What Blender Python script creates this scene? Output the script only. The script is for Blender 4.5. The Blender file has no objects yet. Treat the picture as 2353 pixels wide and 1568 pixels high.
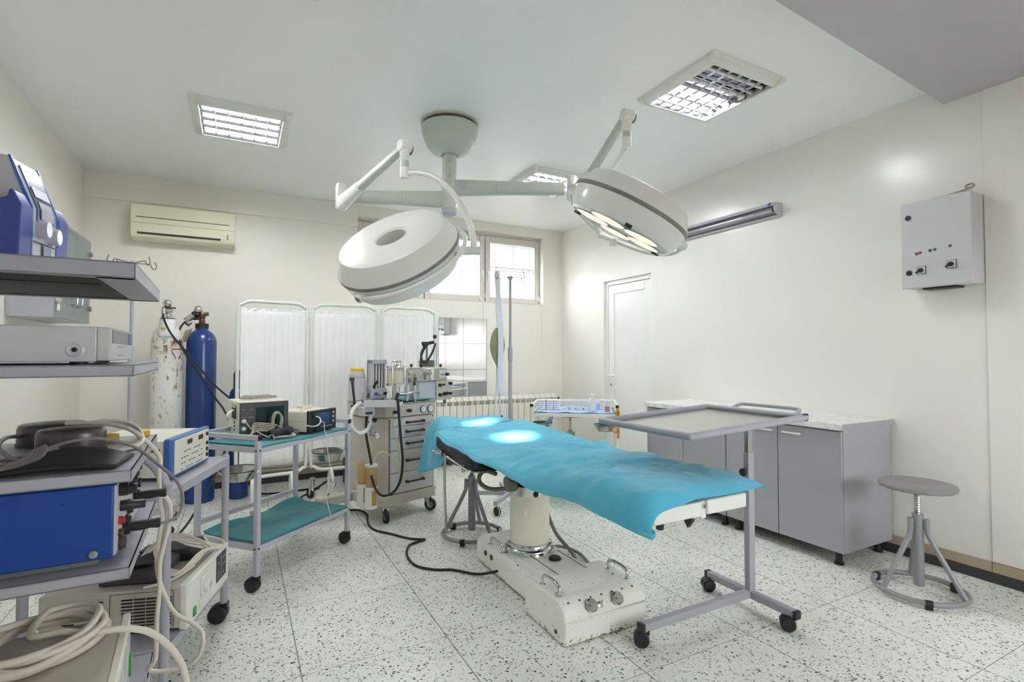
import bpy, bmesh, math, random
from mathutils import Vector, Matrix, noise
from math import sin, cos, pi, radians, sqrt
random.seed(7)
SC = bpy.context.scene
COL = SC.collection
V = Vector

# ---------------------------------------------------------------- materials
def lin(c):
    c = c / 255.0
    return c / 12.92 if c <= .04045 else ((c + .055) / 1.055) ** 2.4
def rgb(r, g, b): return (lin(r), lin(g), lin(b), 1)

class NT:
    """small wrapper for building node trees"""
    def __init__(s, name):
        s.m = bpy.data.materials.new(name); s.m.use_nodes = True
        s.t = s.m.node_tree; s.b = s.t.nodes['Principled BSDF']; s.out = s.t.nodes['Material Output']
    def n(s, kind, **kw):
        nd = s.t.nodes.new(kind)
        for k, v in kw.items():
            if k.startswith('i_'):
                key = k[2:]
                nd.inputs[int(key) if key.isdigit() else key.replace('_', ' ')].default_value = v
            else: setattr(nd, k, v)
        return nd
    def l(s, a, b): s.t.links.new(a, b)
    def pos(s):
        return s.n('ShaderNodeNewGeometry').outputs['Position']
    def obj(s): return s.n('ShaderNodeTexCoord').outputs['Object']
    def noise(s, scale, detail=3, vec=None, rough=.5):
        nd = s.n('ShaderNodeTexNoise'); nd.inputs['Scale'].default_value = scale; nd.inputs['Detail'].default_value = detail
        nd.inputs['Roughness'].default_value = rough
        s.l(vec if vec is not None else s.obj(), nd.inputs['Vector']); return nd.outputs['Fac']
    def ramp(s, fac, stops):
        nd = s.n('ShaderNodeValToRGB'); cr = nd.color_ramp
        while len(cr.elements) < len(stops): cr.elements.new(.5)
        for e, (p, c) in zip(cr.elements, stops): e.position = p; e.color = c
        s.l(fac, nd.inputs['Fac']); return nd.outputs['Color']
    def math(s, op, a, b=None, clamp=False):
        nd = s.n('ShaderNodeMath', operation=op, use_clamp=clamp)
        for k, x in enumerate((a, b)):
            if x is None: continue
            if isinstance(x, (int, float)): nd.inputs[k].default_value = x
            else: s.l(x, nd.inputs[k])
        return nd.outputs[0]
    def mix(s, fac, a, b):
        nd = s.n('ShaderNodeMix', data_type='RGBA')
        for k, x in ((0, fac), (6, a), (7, b)):
            if isinstance(x, (int, float, tuple)): nd.inputs[k].default_value = x
            else: s.l(x, nd.inputs[k])
        return nd.outputs[2]
    def bump(s, h, strength=.1, dist=.01):
        nd = s.n('ShaderNodeBump'); nd.inputs['Strength'].default_value = strength; nd.inputs['Distance'].default_value = dist
        s.l(h, nd.inputs['Height']); s.l(nd.outputs['Normal'], s.b.inputs['Normal'])

def paint(name, c, rough=.4, metal=0, var=.06, scale=9, coat=0, spec=.5, bump=0):
    """a plain surface with slight procedural mottling"""
    t = NT(name); b = t.b
    b.inputs['Roughness'].default_value = rough; b.inputs['Metallic'].default_value = metal
    b.inputs['Specular IOR Level'].default_value = spec
    if coat: b.inputs['Coat Weight'].default_value = coat; b.inputs['Coat Roughness'].default_value = .08
    f = t.noise(scale, 4)
    d = tuple(x * (1 - var) for x in c[:3]) + (1,); e = tuple(min(1, x * (1 + var * .5)) for x in c[:3]) + (1,)
    t.l(t.ramp(f, [(.3, d), (.7, e)]), b.inputs['Base Color'])
    if bump: t.bump(t.noise(scale * 6, 3), bump, .002)
    return t.m

def glow(name, c, strength):
    t = NT(name); t.b.inputs['Base Color'].default_value = (.8, .8, .8, 1)
    t.b.inputs['Emission Color'].default_value = c; t.b.inputs['Emission Strength'].default_value = strength
    return t.m

def glass(name, c=(1, 1, 1, 1), rough=.02, alpha=.35):
    t = NT(name); b = t.b
    tr = t.n('ShaderNodeBsdfTransparent'); tr.inputs[0].default_value = c
    mx = t.n('ShaderNodeMixShader'); mx.inputs[0].default_value = alpha
    b.inputs['Base Color'].default_value = c; b.inputs['Roughness'].default_value = rough
    t.l(tr.outputs[0], mx.inputs[1]); t.l(b.outputs[0], mx.inputs[2]); t.l(mx.outputs[0], t.out.inputs[0])
    return t.m

M = {}
M['white'] = paint('white_enamel', rgb(232, 232, 226), .3, var=.03, coat=.3)
M['lamp_white'] = paint('lamp_white', rgb(236, 235, 230), .3, var=.02, coat=.3)
M['lamp_grey'] = paint('lamp_grey', rgb(196, 200, 190), .38, var=.03)
M['band'] = paint('band_grey', rgb(128, 130, 126), .4)
M['screen_white'] = paint('tube_white', rgb(226, 230, 226), .35, var=.04)
M['offwhite'] = paint('device_offwhite', rgb(226, 224, 208), .45, var=.03)
M['beige'] = paint('device_beige', rgb(196, 190, 178), .5, var=.03)
M['ivory'] = paint('ivory_plastic', rgb(230, 226, 200), .45, var=.03)
M['radiator'] = paint('radiator_paint', rgb(232, 230, 218), .35, var=.02)
M['pvc'] = paint('white_pvc', rgb(235, 235, 232), .3, var=.015)
M['winframe'] = paint('window_frame_grey', rgb(214, 208, 202), .4, var=.03)
M['greymetal'] = paint('grey_painted_steel', rgb(172, 172, 181), .42, metal=.0, var=.05)
M['cartgrey'] = paint('cart_grey', rgb(188, 188, 198), .42, metal=.0, var=.04)
M['stoolgrey'] = paint('stool_grey', rgb(150, 150, 154), .38, metal=.1, var=.06)
M['stoolseat'] = paint('stool_vinyl', rgb(142, 139, 140), .5, var=.04, bump=.05)
M['cabgrey'] = paint('cabinet_laminate', rgb(168, 168, 174), .45, var=.03, scale=3)
M['panelgrey'] = paint('switch_panel_grey', rgb(204, 203, 206), .4, var=.02)
M['black'] = paint('black_plastic', rgb(34, 34, 36), .45, var=.1)
M['rubber'] = paint('black_rubber', rgb(30, 29, 31), .6, var=.15)
M['dark'] = paint('dark_grey', rgb(66, 64, 68), .5, var=.08)
M['vinyl'] = paint('black_vinyl', rgb(26, 24, 32), .35, var=.1, coat=.2)
M['chrome'] = paint('chrome', rgb(215, 215, 218), .12, metal=1, var=.05)
M['steel'] = paint('brushed_steel', rgb(190, 188, 182), .22, metal=1, var=.08)
M['hazel'] = paint('pedal_metal', rgb(98, 94, 94), .35, metal=.55, var=.25, scale=25)
M['blue'] = paint('cylinder_blue', rgb(12, 58, 124), .32, var=.08, coat=.3, scale=14)
M['boxblue'] = paint('box_blue', rgb(18, 64, 150), .42, var=.05)
M['devblue'] = paint('handle_blue', rgb(66, 80, 158), .45, var=.04)
M['trimblue'] = paint('trim_blue', rgb(62, 112, 190), .4, var=.03)
M['frameblue'] = paint('frame_blue', rgb(56, 104, 168), .4, var=.03)
M['panelblue'] = paint('display_slate', rgb(92, 108, 148), .35, var=.03)
M['silver'] = paint('silver_knob', rgb(214, 214, 222), .3, metal=.3)
M['yellow'] = paint('yellow_plastic', rgb(232, 188, 40), .45)
M['orange'] = paint('orange_strap', rgb(206, 138, 40), .5)
M['cable'] = paint('cream_cable', rgb(226, 218, 204), .45, var=.05, scale=30)
M['cablegrey'] = paint('grey_cable', rgb(168, 162, 150), .5, var=.06, scale=30)
M['taupe'] = paint('taupe_cable', rgb(140, 132, 130), .5, var=.08, scale=30)
M['tubeyel'] = paint('latex_tube', rgb(226, 208, 150), .4, var=.05)
M['hosegrey'] = paint('hose_grey', rgb(120, 116, 108), .5, var=.08)
M['hosewhite'] = paint('hose_white', rgb(226, 228, 226), .4)
M['tan'] = paint('tan_rubber', rgb(152, 142, 112), .55, var=.08)
M['amberhose'] = paint('amber_hose', rgb(190, 150, 88), .4)
M['red'] = paint('red_button', rgb(176, 36, 40), .4)
M['green'] = paint('green_switch', rgb(50, 150, 60), .35)
M['gred'] = paint('red_lamp_lens', rgb(120, 50, 58), .3)
M['ggreen'] = paint('green_lamp_lens', rgb(50, 84, 62), .3)
M['paper'] = paint('paper', rgb(236, 236, 238), .7, var=.02)
M['bluecloth'] = paint('light_blue_cloth', rgb(176, 200, 240), .8, var=.05)
M['brown'] = paint('brown_tape', rgb(186, 136, 116), .6)
M['navy'] = paint('navy_nylon', rgb(32, 34, 52), .7, var=.2)
M['beigetile'] = paint('beige_skirting_tile', rgb(176, 160, 136), .35, var=.1, scale=5)
M['darkskirt'] = paint('dark_plinth', rgb(62, 60, 62), .45, var=.1)
M['curtain'] = paint('white_curtain', rgb(242, 243, 241), .85, var=.02)
M['bronze'] = paint('brown_brass', rgb(104, 78, 62), .4, metal=.7, var=.2)
M['soda'] = paint('soda_lime', rgb(226, 206, 160), .6, var=.15, scale=60)
M['amber'] = glass('amber_jar', rgb(246, 234, 204), .1, .2)
M['clear'] = glass('clear_plastic', (.97, .98, .98, 1), .08, .16)
M['cglass'] = glass('cabinet_glass', rgb(222, 228, 226), .03, .3)
M['shelfglass'] = glass('shelf_glass', rgb(190, 225, 215), .03, .3)
M['pane'] = glass('window_pane', (1, 1, 1, 1), .0, .06)
M['greenmask'] = glass('green_mask', rgb(110, 190, 160), .1, .3)
M['lens'] = glow('warm_lens', rgb(255, 222, 178), .95)
M['tube_on'] = glow('tube_lit', (.96, .98, 1, 1), 130)
M['tube_off'] = paint('tube_unlit', rgb(226, 226, 226), .3)
M['tube_chrome'] = paint('tube_mirror', rgb(200, 200, 205), .15, metal=.8)
M['louver'] = paint('louver_aluminium', rgb(214, 214, 226), .1, metal=1, var=.03)
M['lightframe'] = paint('light_frame', rgb(226, 227, 222), .4, var=.02)
M['lightcorner'] = paint('light_corner', rgb(224, 216, 196), .45)
M['crt'] = paint('crt_glass', rgb(14, 46, 42), .12, var=.3, scale=4)
M['lcd'] = paint('lcd_glass', rgb(44, 50, 92), .2, var=.1)
M['led'] = paint('led_window', rgb(84, 26, 30), .2)
M['mark'] = paint('print_dark', rgb(70, 74, 86), .5)
M['markw'] = paint('print_light', rgb(190, 190, 196), .5)
M['bubble'] = paint('pvc_white_strip', rgb(232, 234, 244), .6)

def cloth_mat(name, c, dark):
    t = NT(name); b = t.b; b.inputs['Roughness'].default_value = .85; b.inputs['Specular IOR Level'].default_value = .2
    b.inputs['Sheen Weight'].default_value = .25
    t.l(t.ramp(t.noise(5, 5), [(.25, dark), (.75, c)]), b.inputs['Base Color'])
    w = t.n('ShaderNodeTexWave', wave_type='BANDS'); w.inputs['Scale'].default_value = 260; t.l(t.obj(), w.inputs['Vector'])
    h = t.math('ADD', t.math('MULTIPLY', t.noise(14, 6), 1.0), t.math('MULTIPLY', w.outputs['Fac'], .02))
    t.bump(h, .35, .01)
    return t.m
M['drape'] = cloth_mat('teal_drape', rgb(98, 196, 226), rgb(86, 184, 216))
M['teal'] = cloth_mat('teal_cloth', rgb(62, 148, 156), rgb(54, 136, 146))

def floor_mat():
    t = NT('terrazzo_tiles'); b = t.b
    p = t.pos()
    # warped coordinates make the chips ragged
    nz = t.n('ShaderNodeTexNoise'); nz.inputs['Scale'].default_value = 40; nz.inputs['Detail'].default_value = 2; t.l(p, nz.inputs['Vector'])
    sub = t.n('ShaderNodeVectorMath', operation='SUBTRACT'); t.l(nz.outputs['Color'], sub.inputs[0]); sub.inputs[1].default_value = (.5, .5, .5)
    sc = t.n('ShaderNodeVectorMath', operation='SCALE'); t.l(sub.outputs[0], sc.inputs[0]); sc.inputs['Scale'].default_value = .016
    ad = t.n('ShaderNodeVectorMath', operation='ADD'); t.l(p, ad.inputs[0]); t.l(sc.outputs[0], ad.inputs[1])
    def chips(scale, thr, dens, seed):
        of = t.n('ShaderNodeVectorMath', operation='ADD'); t.l(ad.outputs[0], of.inputs[0]); of.inputs[1].default_value = (seed, seed * .7, seed * .3)
        v = t.n('ShaderNodeTexVoronoi'); v.inputs['Scale'].default_value = scale; v.inputs['Randomness'].default_value = 1
        t.l(of.outputs[0], v.inputs['Vector'])
        sp = t.n('ShaderNodeSeparateColor'); t.l(v.outputs['Color'], sp.inputs[0])
        size = t.math('MULTIPLY', sp.outputs[1], thr)
        near = t.math('LESS_THAN', v.outputs['Distance'], size)
        has = t.math('LESS_THAN', sp.outputs[0], dens)
        return t.math('MULTIPLY', near, has), sp.outputs[2]
    base = t.ramp(t.noise(2.2, 4, p), [(.3, rgb(233, 236, 226)), (.7, rgb(246, 248, 241))])
    # yellowish old stains
    st = t.ramp(t.noise(.9, 5, p, .6), [(.62, (0, 0, 0, 1)), (.78, (1, 1, 1, 1))])
    base = t.mix(t.math('MULTIPLY', st, .35), base, rgb(206, 204, 168))
    c1, r1 = chips(70, .46, .66, 0)
    c2, r2 = chips(125, .46, .6, 3.7)
    c3, r3 = chips(50, .4, .4, 9.1)
    col1 = t.ramp(r1, [(0, rgb(70, 80, 90)), (.6, rgb(120, 132, 138)), (1, rgb(170, 177, 180))])
    c = t.mix(c3, base, rgb(200, 206, 203))
    c = t.mix(c2, c, t.ramp(r2, [(0, rgb(110, 120, 128)), (1, rgb(190, 196, 196))]))
    c = t.mix(c1, c, col1)
    s = t.n('ShaderNodeSeparateXYZ'); t.l(p, s.inputs[0])
    def joint(ax, o, d, w):
        f = t.math('FRACT', t.math('ADD', t.math('DIVIDE', t.math('SUBTRACT', s.outputs[ax], o), d), 40.5))
        return t.math('LESS_THAN', t.math('ABSOLUTE', t.math('SUBTRACT', f, .5)), w / d)
    j = t.math('MAXIMUM', joint(0, .24, .623, .0028), joint(1, 2.272, .635, .0016))
    c = t.mix(t.math('MULTIPLY', j, .75), c, rgb(112, 106, 104))
    t.l(c, b.inputs['Base Color'])
    rr = t.ramp(t.noise(3, 4, p), [(.3, (.3, .3, .3, 1)), (.7, (.42, .42, .42, 1))]); t.l(rr, b.inputs['Roughness'])
    b.inputs['Specular IOR Level'].default_value = .4
    return t.m
M['floor'] = floor_mat()

def wall_mat(name, c, rough, bump=.03):
    t = NT(name); b = t.b; b.inputs['Roughness'].default_value = rough
    d = tuple(x * .965 for x in c[:3]) + (1,)
    p = t.pos(); t.l(t.ramp(t.noise(.8, 4, p), [(.3, d), (.7, c)]), b.inputs['Base Color'])
    t.bump(t.noise(3.5, 4, p), bump, .05)
    return t.m
M['wall'] = wall_mat('cream_gloss_wall', rgb(239, 237, 231), .24, .035)
M['wallb'] = wall_mat('cream_wall', rgb(236, 233, 224), .4, .02)
M['ceil'] = wall_mat('white_ceiling', rgb(244, 245, 244), .36, .03)
M['soffit'] = wall_mat('soffit_grey', rgb(184, 180, 186), .4, .05)  # lowered slab, a darker grey than the ceiling

def rusty_white():
    t = NT('rusty_white_paint'); b = t.b; b.inputs['Roughness'].default_value = .5
    o = t.obj(); sp = t.n('ShaderNodeSeparateXYZ'); t.l(o, sp.inputs[0])
    n1 = t.noise(26, 6, o, .7)
    mp = t.n('ShaderNodeMapping'); mp.inputs['Scale'].default_value = (1, 1, .22); t.l(o, mp.inputs[0])
    n2 = t.noise(30, 5, mp.outputs[0], .7)
    band = t.ramp(sp.outputs[2], [(.0, (.14, .14, .14, 1)), (.5, (.1, .1, .1, 1)), (.9, (.05, .05, .05, 1)), (1, (.05, .05, .05, 1))])
    up = t.math('LESS_THAN', t.math('ABSOLUTE', t.math('SUBTRACT', sp.outputs[2], 1.37)), .07)
    f = t.math('ADD', t.math('MULTIPLY', n1, .5), t.math('MULTIPLY', n2, .5))
    f = t.math('ADD', f, t.math('MULTIPLY', up, .05))
    c = t.ramp(f, [(.545, rgb(226, 226, 222)), (.58, rgb(190, 174, 140)), (.64, rgb(96, 78, 58)), (1, rgb(70, 56, 46))])
    t.l(c, b.inputs['Base Color'])
    return t.m
M['rusty'] = rusty_white()

def worn_enamel():
    """white enamel of the table base: chips of rust near the floor edge"""
    t = NT('worn_enamel'); b = t.b; b.inputs['Roughness'].default_value = .3; b.inputs['Coat Weight'].default_value = .3
    p = t.pos(); sp = t.n('ShaderNodeSeparateXYZ'); t.l(p, sp.inputs[0])
    low = t.math('SUBTRACT', 1, t.math('DIVIDE', sp.outputs[2], .05), True)
    f = t.math('ADD', t.noise(45, 6, p, .7), t.math('MULTIPLY', low, .16))
    c = t.ramp(f, [(.62, rgb(242, 243, 238)), (.66, rgb(206, 190, 150)), (.7, rgb(98, 66, 46)), (1, rgb(60, 42, 34))])
    g = t.ramp(t.noise(4, 4, p), [(.35, (1, 1, 1, 1)), (.75, rgb(250, 248, 240))])
    nd = t.n('ShaderNodeMix', data_type='RGBA', blend_type='MULTIPLY'); nd.inputs[0].default_value = 1
    t.l(c, nd.inputs[6]); t.l(g, nd.inputs[7]); t.l(nd.outputs[2], b.inputs['Base Color'])
    return t.m
M['enamel'] = worn_enamel()
M['cream'] = paint('column_cream', rgb(238, 234, 216), .4, var=.04, coat=.2)

def marble():
    t = NT('marble_laminate'); b = t.b; b.inputs['Roughness'].default_value = .3
    w = t.noise(7, 7, t.pos(), .65)
    t.l(t.ramp(w, [(.40, rgb(240, 240, 237)), (.488, rgb(224, 224, 224)), (.5, rgb(198, 200, 205)), (.512, rgb(228, 228, 228)), (.6, rgb(241, 241, 238))]), b.inputs['Base Color'])
    return t.m
M['marble'] = marble()

def mirror():
    t = NT('mirror_tiles'); b = t.b; b.inputs['Metallic'].default_value = 1; b.inputs['Roughness'].default_value = .02
    p = t.pos(); s = t.n('ShaderNodeSeparateXYZ'); t.l(p, s.inputs[0])
    a = t.math('LESS_THAN', t.math('ABSOLUTE', t.math('SUBTRACT', s.outputs[0], 2.393)), .003)
    z1 = t.math('LESS_THAN', t.math('ABSOLUTE', t.math('SUBTRACT', s.outputs[2], 1.431)), .003)
    z2 = t.math('LESS_THAN', t.math('ABSOLUTE', t.math('SUBTRACT', s.outputs[2], 1.117)), .003)
    j = t.math('MAXIMUM', a, t.math('MAXIMUM', z1, z2))
    t.l(t.mix(j, rgb(238, 240, 238), rgb(150, 152, 148)), b.inputs['Base Color'])
    return t.m
M['mirror'] = mirror()

# ---------------------------------------------------------------- mesh building
def rotz(a): return Matrix.Rotation(a, 4, 'Z')
def frame_to(axis):
    """matrix whose local z is the given axis"""
    return V(axis).normalized().to_track_quat('Z', 'Y').to_matrix().to_4x4()

def spline(pts, k=6, closed=False):
    P = [V(p) for p in pts]; n = len(P)
    if k <= 1 or n < 3: return P
    out = []
    rng = range(n) if closed else range(n - 1)
    for i in rng:
        p1, p2 = P[i], P[(i + 1) % n]
        p0 = P[i - 1] if (i > 0 or closed) else p1 * 2 - p2
        p3 = P[(i + 2) % n] if (i + 2 < n or closed) else p2 * 2 - p1
        for j in range(k):
            t = j / k
            out.append(.5 * ((2 * p1) + (p2 - p0) * t + (2 * p0 - 5 * p1 + 4 * p2 - p3) * t * t + (3 * p1 - p0 - 3 * p2 + p3) * t ** 3))
    if not closed: out.append(P[-1])
    return out

class MB:
    def __init__(s): s.v = []; s.f = []; s.mi = []; s.m = 0; s.T = None
    def _add(s, vs, fs):
        o = len(s.v)
        if s.T is not None: vs = [s.T @ V(v) for v in vs]
        s.v += [tuple(v) for v in vs]; s.f += [tuple(i + o for i in f) for f in fs]; s.mi += [s.m] * len(fs)
        return s
    def box(s, c, d, rz=0, R=None):
        x, y, z = d[0] / 2, d[1] / 2, d[2] / 2
        vs = [V((a * x, b * y, e * z)) for a in (-1, 1) for b in (-1, 1) for e in (-1, 1)]
        Rm = R if R is not None else Matrix.Rotation(rz, 3, 'Z')
        vs = [Rm @ v + V(c) for v in vs]
        return s._add(vs, [(0, 1, 3, 2), (4, 6, 7, 5), (0, 4, 5, 1), (2, 3, 7, 6), (0, 2, 6, 4), (1, 5, 7, 3)])
    def bb(s, a, b):
        """box between two corners"""
        return s.box([(p + q) / 2 for p, q in zip(a, b)], [abs(q - p) for p, q in zip(a, b)])
    def cyl(s, a, b, r, r2=None, n=16, caps=True):
        a, b = V(a), V(b); r2 = r if r2 is None else r2
        Rm = frame_to(b - a).to_3x3(); vs = []; fs = []
        for p, q in ((a, r), (b, r2)):
            for i in range(n):
                t = 2 * pi * i / n; vs.append(p + Rm @ V((q * cos(t), q * sin(t), 0)))
        for i in range(n): fs.append((i, (i + 1) % n, n + (i + 1) % n, n + i))
        if caps: fs += [tuple(range(n - 1, -1, -1)), tuple(range(n, 2 * n))]
        return s._add(vs, fs)
    def tube(s, pts, r, n=8, k=5, closed=False):
        P = spline(pts, k, closed); N = len(P); vs = []; fs = []
        up = None
        for i, p in enumerate(P):
            a = P[i - 1] if (i > 0 or closed) else p; b = P[(i + 1) % N] if (i + 1 < N or closed) else p
            d = (b - a)
            if d.length < 1e-9: d = V((0, 0, 1))
            d.normalize()
            if up is None:
                up = V((0, 0, 1)) if abs(d.z) < .9 else V((1, 0, 0))
            up = (up - d * up.dot(d))
            if up.length < 1e-6: up = d.orthogonal()
            up.normalize(); sd = d.cross(up)
            rr = r(i / max(1, N - 1)) if callable(r) else r
            for j in range(n):
                t = 2 * pi * j / n; vs.append(p + (up * cos(t) + sd * sin(t)) * rr)
        for i in range(N if closed else N - 1):
            for j in range(n):
                a0 = i * n; b0 = ((i + 1) % N) * n
                fs.append((a0 + j, a0 + (j + 1) % n, b0 + (j + 1) % n, b0 + j))
        if not closed: fs += [tuple(range(n - 1, -1, -1)), tuple(range((N - 1) * n, N * n))]
        return s._add(vs, fs)
    def lathe(s, prof, n=32, c=(0, 0, 0), axis=(0, 0, 1), close=False):
        """prof: list of (radius, height)"""
        Rm = frame_to(axis).to_3x3() if tuple(axis) != (0, 0, 1) else Matrix.Identity(3)
        vs = []; fs = []; m = len(prof)
        for (r, h) in prof:
            for i in range(n):
                t = 2 * pi * i / n; vs.append(Rm @ V((max(r, 1e-5) * cos(t), max(r, 1e-5) * sin(t), h)) + V(c))
        for k in range(m if close else m - 1):
            k2 = (k + 1) % m
            for i in range(n): fs.append((k * n + i, k * n + (i + 1) % n, k2 * n + (i + 1) % n, k2 * n + i))
        if not close:
            if prof[0][0] > 1e-4: fs.append(tuple(range(n - 1, -1, -1)))
            if prof[-1][0] > 1e-4: fs.append(tuple(range((m - 1) * n, m * n)))
        return s._add(vs, fs)
    def sphere(s, c, r, n=16, sc=(1, 1, 1)):
        prof = [(r * sin(pi * i / (n // 2)), -r * cos(pi * i / (n // 2))) for i in range(n // 2 + 1)]
        o = len(s.v); s.lathe(prof, n)
        T = s.T; 
        for i in range(o, len(s.v)):
            x, y, z = s.v[i]
            s.v[i] = (x * sc[0] + c[0], y * sc[1] + c[1], z * sc[2] + c[2])
        return s
    def prism(s, poly, h0, h1, plane='xy'):
        """polygon (a,b) extruded along the third axis"""
        def P(a, b, h): return {'xy': (a, b, h), 'xz': (a, h, b), 'yz': (h, a, b)}[plane]
        n = len(poly); vs = [P(a, b, h0) for a, b in poly] + [P(a, b, h1) for a, b in poly]
        fs = [tuple(range(n - 1, -1, -1)), tuple(range(n, 2 * n))] + [(i, (i + 1) % n, n + (i + 1) % n, n + i) for i in range(n)]
        return s._add(vs, fs)
    def grid(s, fn, nu, nv):
        vs = [fn(i / nu, j / nv) for i in range(nu + 1) for j in range(nv + 1)]
        w = nv + 1
        return s._add(vs, [(i * w + j, (i + 1) * w + j, (i + 1) * w + j + 1, i * w + j + 1) for i in range(nu) for j in range(nv)])

def build(name, mb, mat, parent=None, bevel=0, seg=2, loc=None, rz=0, angle=38, solid=0, sub=0, label=None):
    me = bpy.data.meshes.new(name); me.from_pydata(mb.v, [], mb.f)
    mats = mat if isinstance(mat, (list, tuple)) else [mat]
    for m in mats: me.materials.append(M[m])
    me.polygons.foreach_set('material_index', mb.mi)
    bm = bmesh.new(); bm.from_mesh(me); bmesh.ops.recalc_face_normals(bm, faces=bm.faces)
    bm.to_mesh(me); bm.free()
    me.polygons.foreach_set('use_smooth', [True] * len(me.polygons))
    me.set_sharp_from_angle(angle=radians(angle)); me.update()
    o = bpy.data.objects.new(name, me); COL.objects.link(o)
    if parent: o.parent = parent
    if loc is not None: o.location = loc
    if rz: o.rotation_euler = (0, 0, rz)
    if sub:
        d = o.modifiers.new('sub', 'SUBSURF'); d.levels = sub; d.render_levels = sub
    if solid:
        d = o.modifiers.new('thick', 'SOLIDIFY'); d.thickness = solid; d.offset = 0
    if bevel:
        d = o.modifiers.new('bevel', 'BEVEL'); d.width = bevel; d.segments = seg; d.limit_method = 'ANGLE'; d.angle_limit = radians(40)
        d.harden_normals = False
    if label: o['label'] = label
    return o

def thing(name, label, cat, loc=(0, 0, 0), rz=0, group=None):
    o = bpy.data.objects.new(name, None); COL.objects.link(o); o.empty_display_size = .1
    o.location = loc; o.rotation_euler = (0, 0, rz); o['label'] = label; o['category'] = cat
    if group: o['group'] = group
    return o
def tag(o, label, cat, group=None, kind=None):
    o['label'] = label; o['category'] = cat
    if group: o['group'] = group
    if kind: o['kind'] = kind
    return o
def struct(name, mb, mat, parent=None, **kw):
    o = build(name, mb, mat, parent, **kw)
    if parent is None: o['kind'] = 'structure'
    return o
def dup(root, loc, rz=None, label=None, group=None):
    """copy of a thing with its parts and sub-parts"""
    def cp(o, par):
        c = o.copy(); COL.objects.link(c)
        if par: c.parent = par
        for ch in [x for x in SC.objects if x.parent == o]: cp(ch, c)
        return c
    c = cp(root, None); c.location = loc
    if rz is not None: c.rotation_euler = (0, 0, rz)
    if label: c['label'] = label
    if group: c['group'] = group
    return c

def caster(parent, x, y, h, r, w=.03, ang=0, twin=False, tyre='black', hub='dark', stem='chrome'):
    """swivel caster: fork with a wheel as its sub-part; top at z=h, wheel on the floor"""
    dx, dy = cos(ang), sin(ang); off = r * .55
    cx, cy = x + dx * off, y + dy * off
    Rm = Matrix.Rotation(ang, 3, 'Z')
    f = MB(); f.cyl((x, y, r * 1.2), (x, y, h), .009, n=10)
    if twin:
        f.lathe([(r * 1.02, -w * .16), (r * 1.02, w * .16)], 18, (cx, cy, r * 1.02), (-dy, dx, 0))
        f.box((x, y, r * 1.9), (r * .9, w * .7, r * .5), R=Rm)
    else:
        f.cyl((x, y, h - .012), (x, y, h), r * .55, n=14)
        for sgn in (-1, 1):
            ox, oy = -dy * sgn * w * .62, dx * sgn * w * .62
            f.prism([(0, 0)] * 0 or [(-.5 * r, h - .012), (.5 * r, h - .012), (off + .25 * r, r * .8), (off - .25 * r, r * .8)], sgn * w * .62 - .002, sgn * w * .62 + .002, 'xz')
            for i in range(len(f.v) - 8, len(f.v)):
                vx, vy, vz = f.v[i]; f.v[i] = (x + vx * dx - vy * dy, y + vx * dy + vy * dx, vz)
    fo = build('caster', f, stem, parent, angle=30)
    wl = MB()
    if twin:
        for sgn in (-1, 1):
            wl.lathe([(r * .2, w * .16), (r * .9, w * .16), (r, w * .24), (r, w * .5), (r * .85, w * .62), (r * .2, w * .62)], 20, (cx, cy, r), (-dy * sgn, dx * sgn, 0))
    else:
        wl.lathe([(r * .55, -w * .35), (r * .95, -w * .5), (r, -w * .3), (r, w * .3), (r * .95, w * .5), (r * .55, w * .35)], 22, (cx, cy, r), (-dy, dx, 0))
        wl.m = 1; wl.lathe([(r * .6, -w * .4), (r * .6, w * .4)], 18, (cx, cy, r), (-dy, dx, 0))
    build('wheel', wl, [tyre, hub], fo)
    return fo
# ================================================================ the room
XL, XR, YB, YF, H = -1.23, 3.82, 5.79, -1.7, 2.95
mb = MB(); mb.bb((XL - .2, YF - .2, -.12), (XR + .3, YB + .4, 0)); struct('floor', mb, 'floor')
mb = MB(); mb.bb((XL - .2, YF - .2, H), (XR + .3, YB + .4, H + .12)); struct('ceiling', mb, 'ceil')
mb = MB(); mb.bb((XL - .2, YF - .2, 0), (XL, YB + .3, H)); struct('wall_left', mb, 'wallb')
FX0, FX1, FZ0, FZ1 = 1.3, 3.3, 1.05, 2.15
mb = MB(); mb.bb((XL, YF - .2, 0), (XR, YF, FZ0)); mb.bb((XL, YF - .2, FZ1), (XR, YF, H)); mb.bb((XL, YF - .2, FZ0), (FX0, YF, FZ1)); mb.bb((FX1, YF - .2, FZ0), (XR, YF, FZ1)); struct('wall_front', mb, 'wallb')
mb = MB(); xs_ = [FX0, 2.3, FX1]
for x in xs_: mb.bb((max(FX0, x - .05), YF - .12, FZ0), (min(FX1, x + .05), YF - .06, FZ1))
mb.bb((FX0, YF - .12, FZ0), (FX1, YF - .06, FZ0 + .07)); mb.bb((FX0, YF - .12, FZ1 - .07), (FX1, YF - .06, FZ1)); o = struct('window_4', mb, 'winframe', bevel=.004)  # unseen window added behind the camera to brighten camera-facing sides
mb = MB(); mb.bb((FX0 + .04, YF - .092, FZ0 + .05), (FX1 - .04, YF - .088, FZ1 - .05)); build('pane', mb, 'pane', o)
WX0, WX1, WZ0, WZ1 = 1.14, 3.53, 1.95, 2.84
mb = MB()
mb.bb((XL, YB, 0), (XR + .2, YB + .3, WZ0)); mb.bb((XL, YB, WZ1), (XR + .2, YB + .3, H))
mb.bb((XL, YB, WZ0), (WX0, YB + .3, WZ1)); mb.bb((WX1, YB, WZ0), (XR + .2, YB + .3, WZ1)); struct('wall_back', mb, 'wallb')
DY0, DY1, DZ = 4.09, 4.89, 2.16
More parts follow.
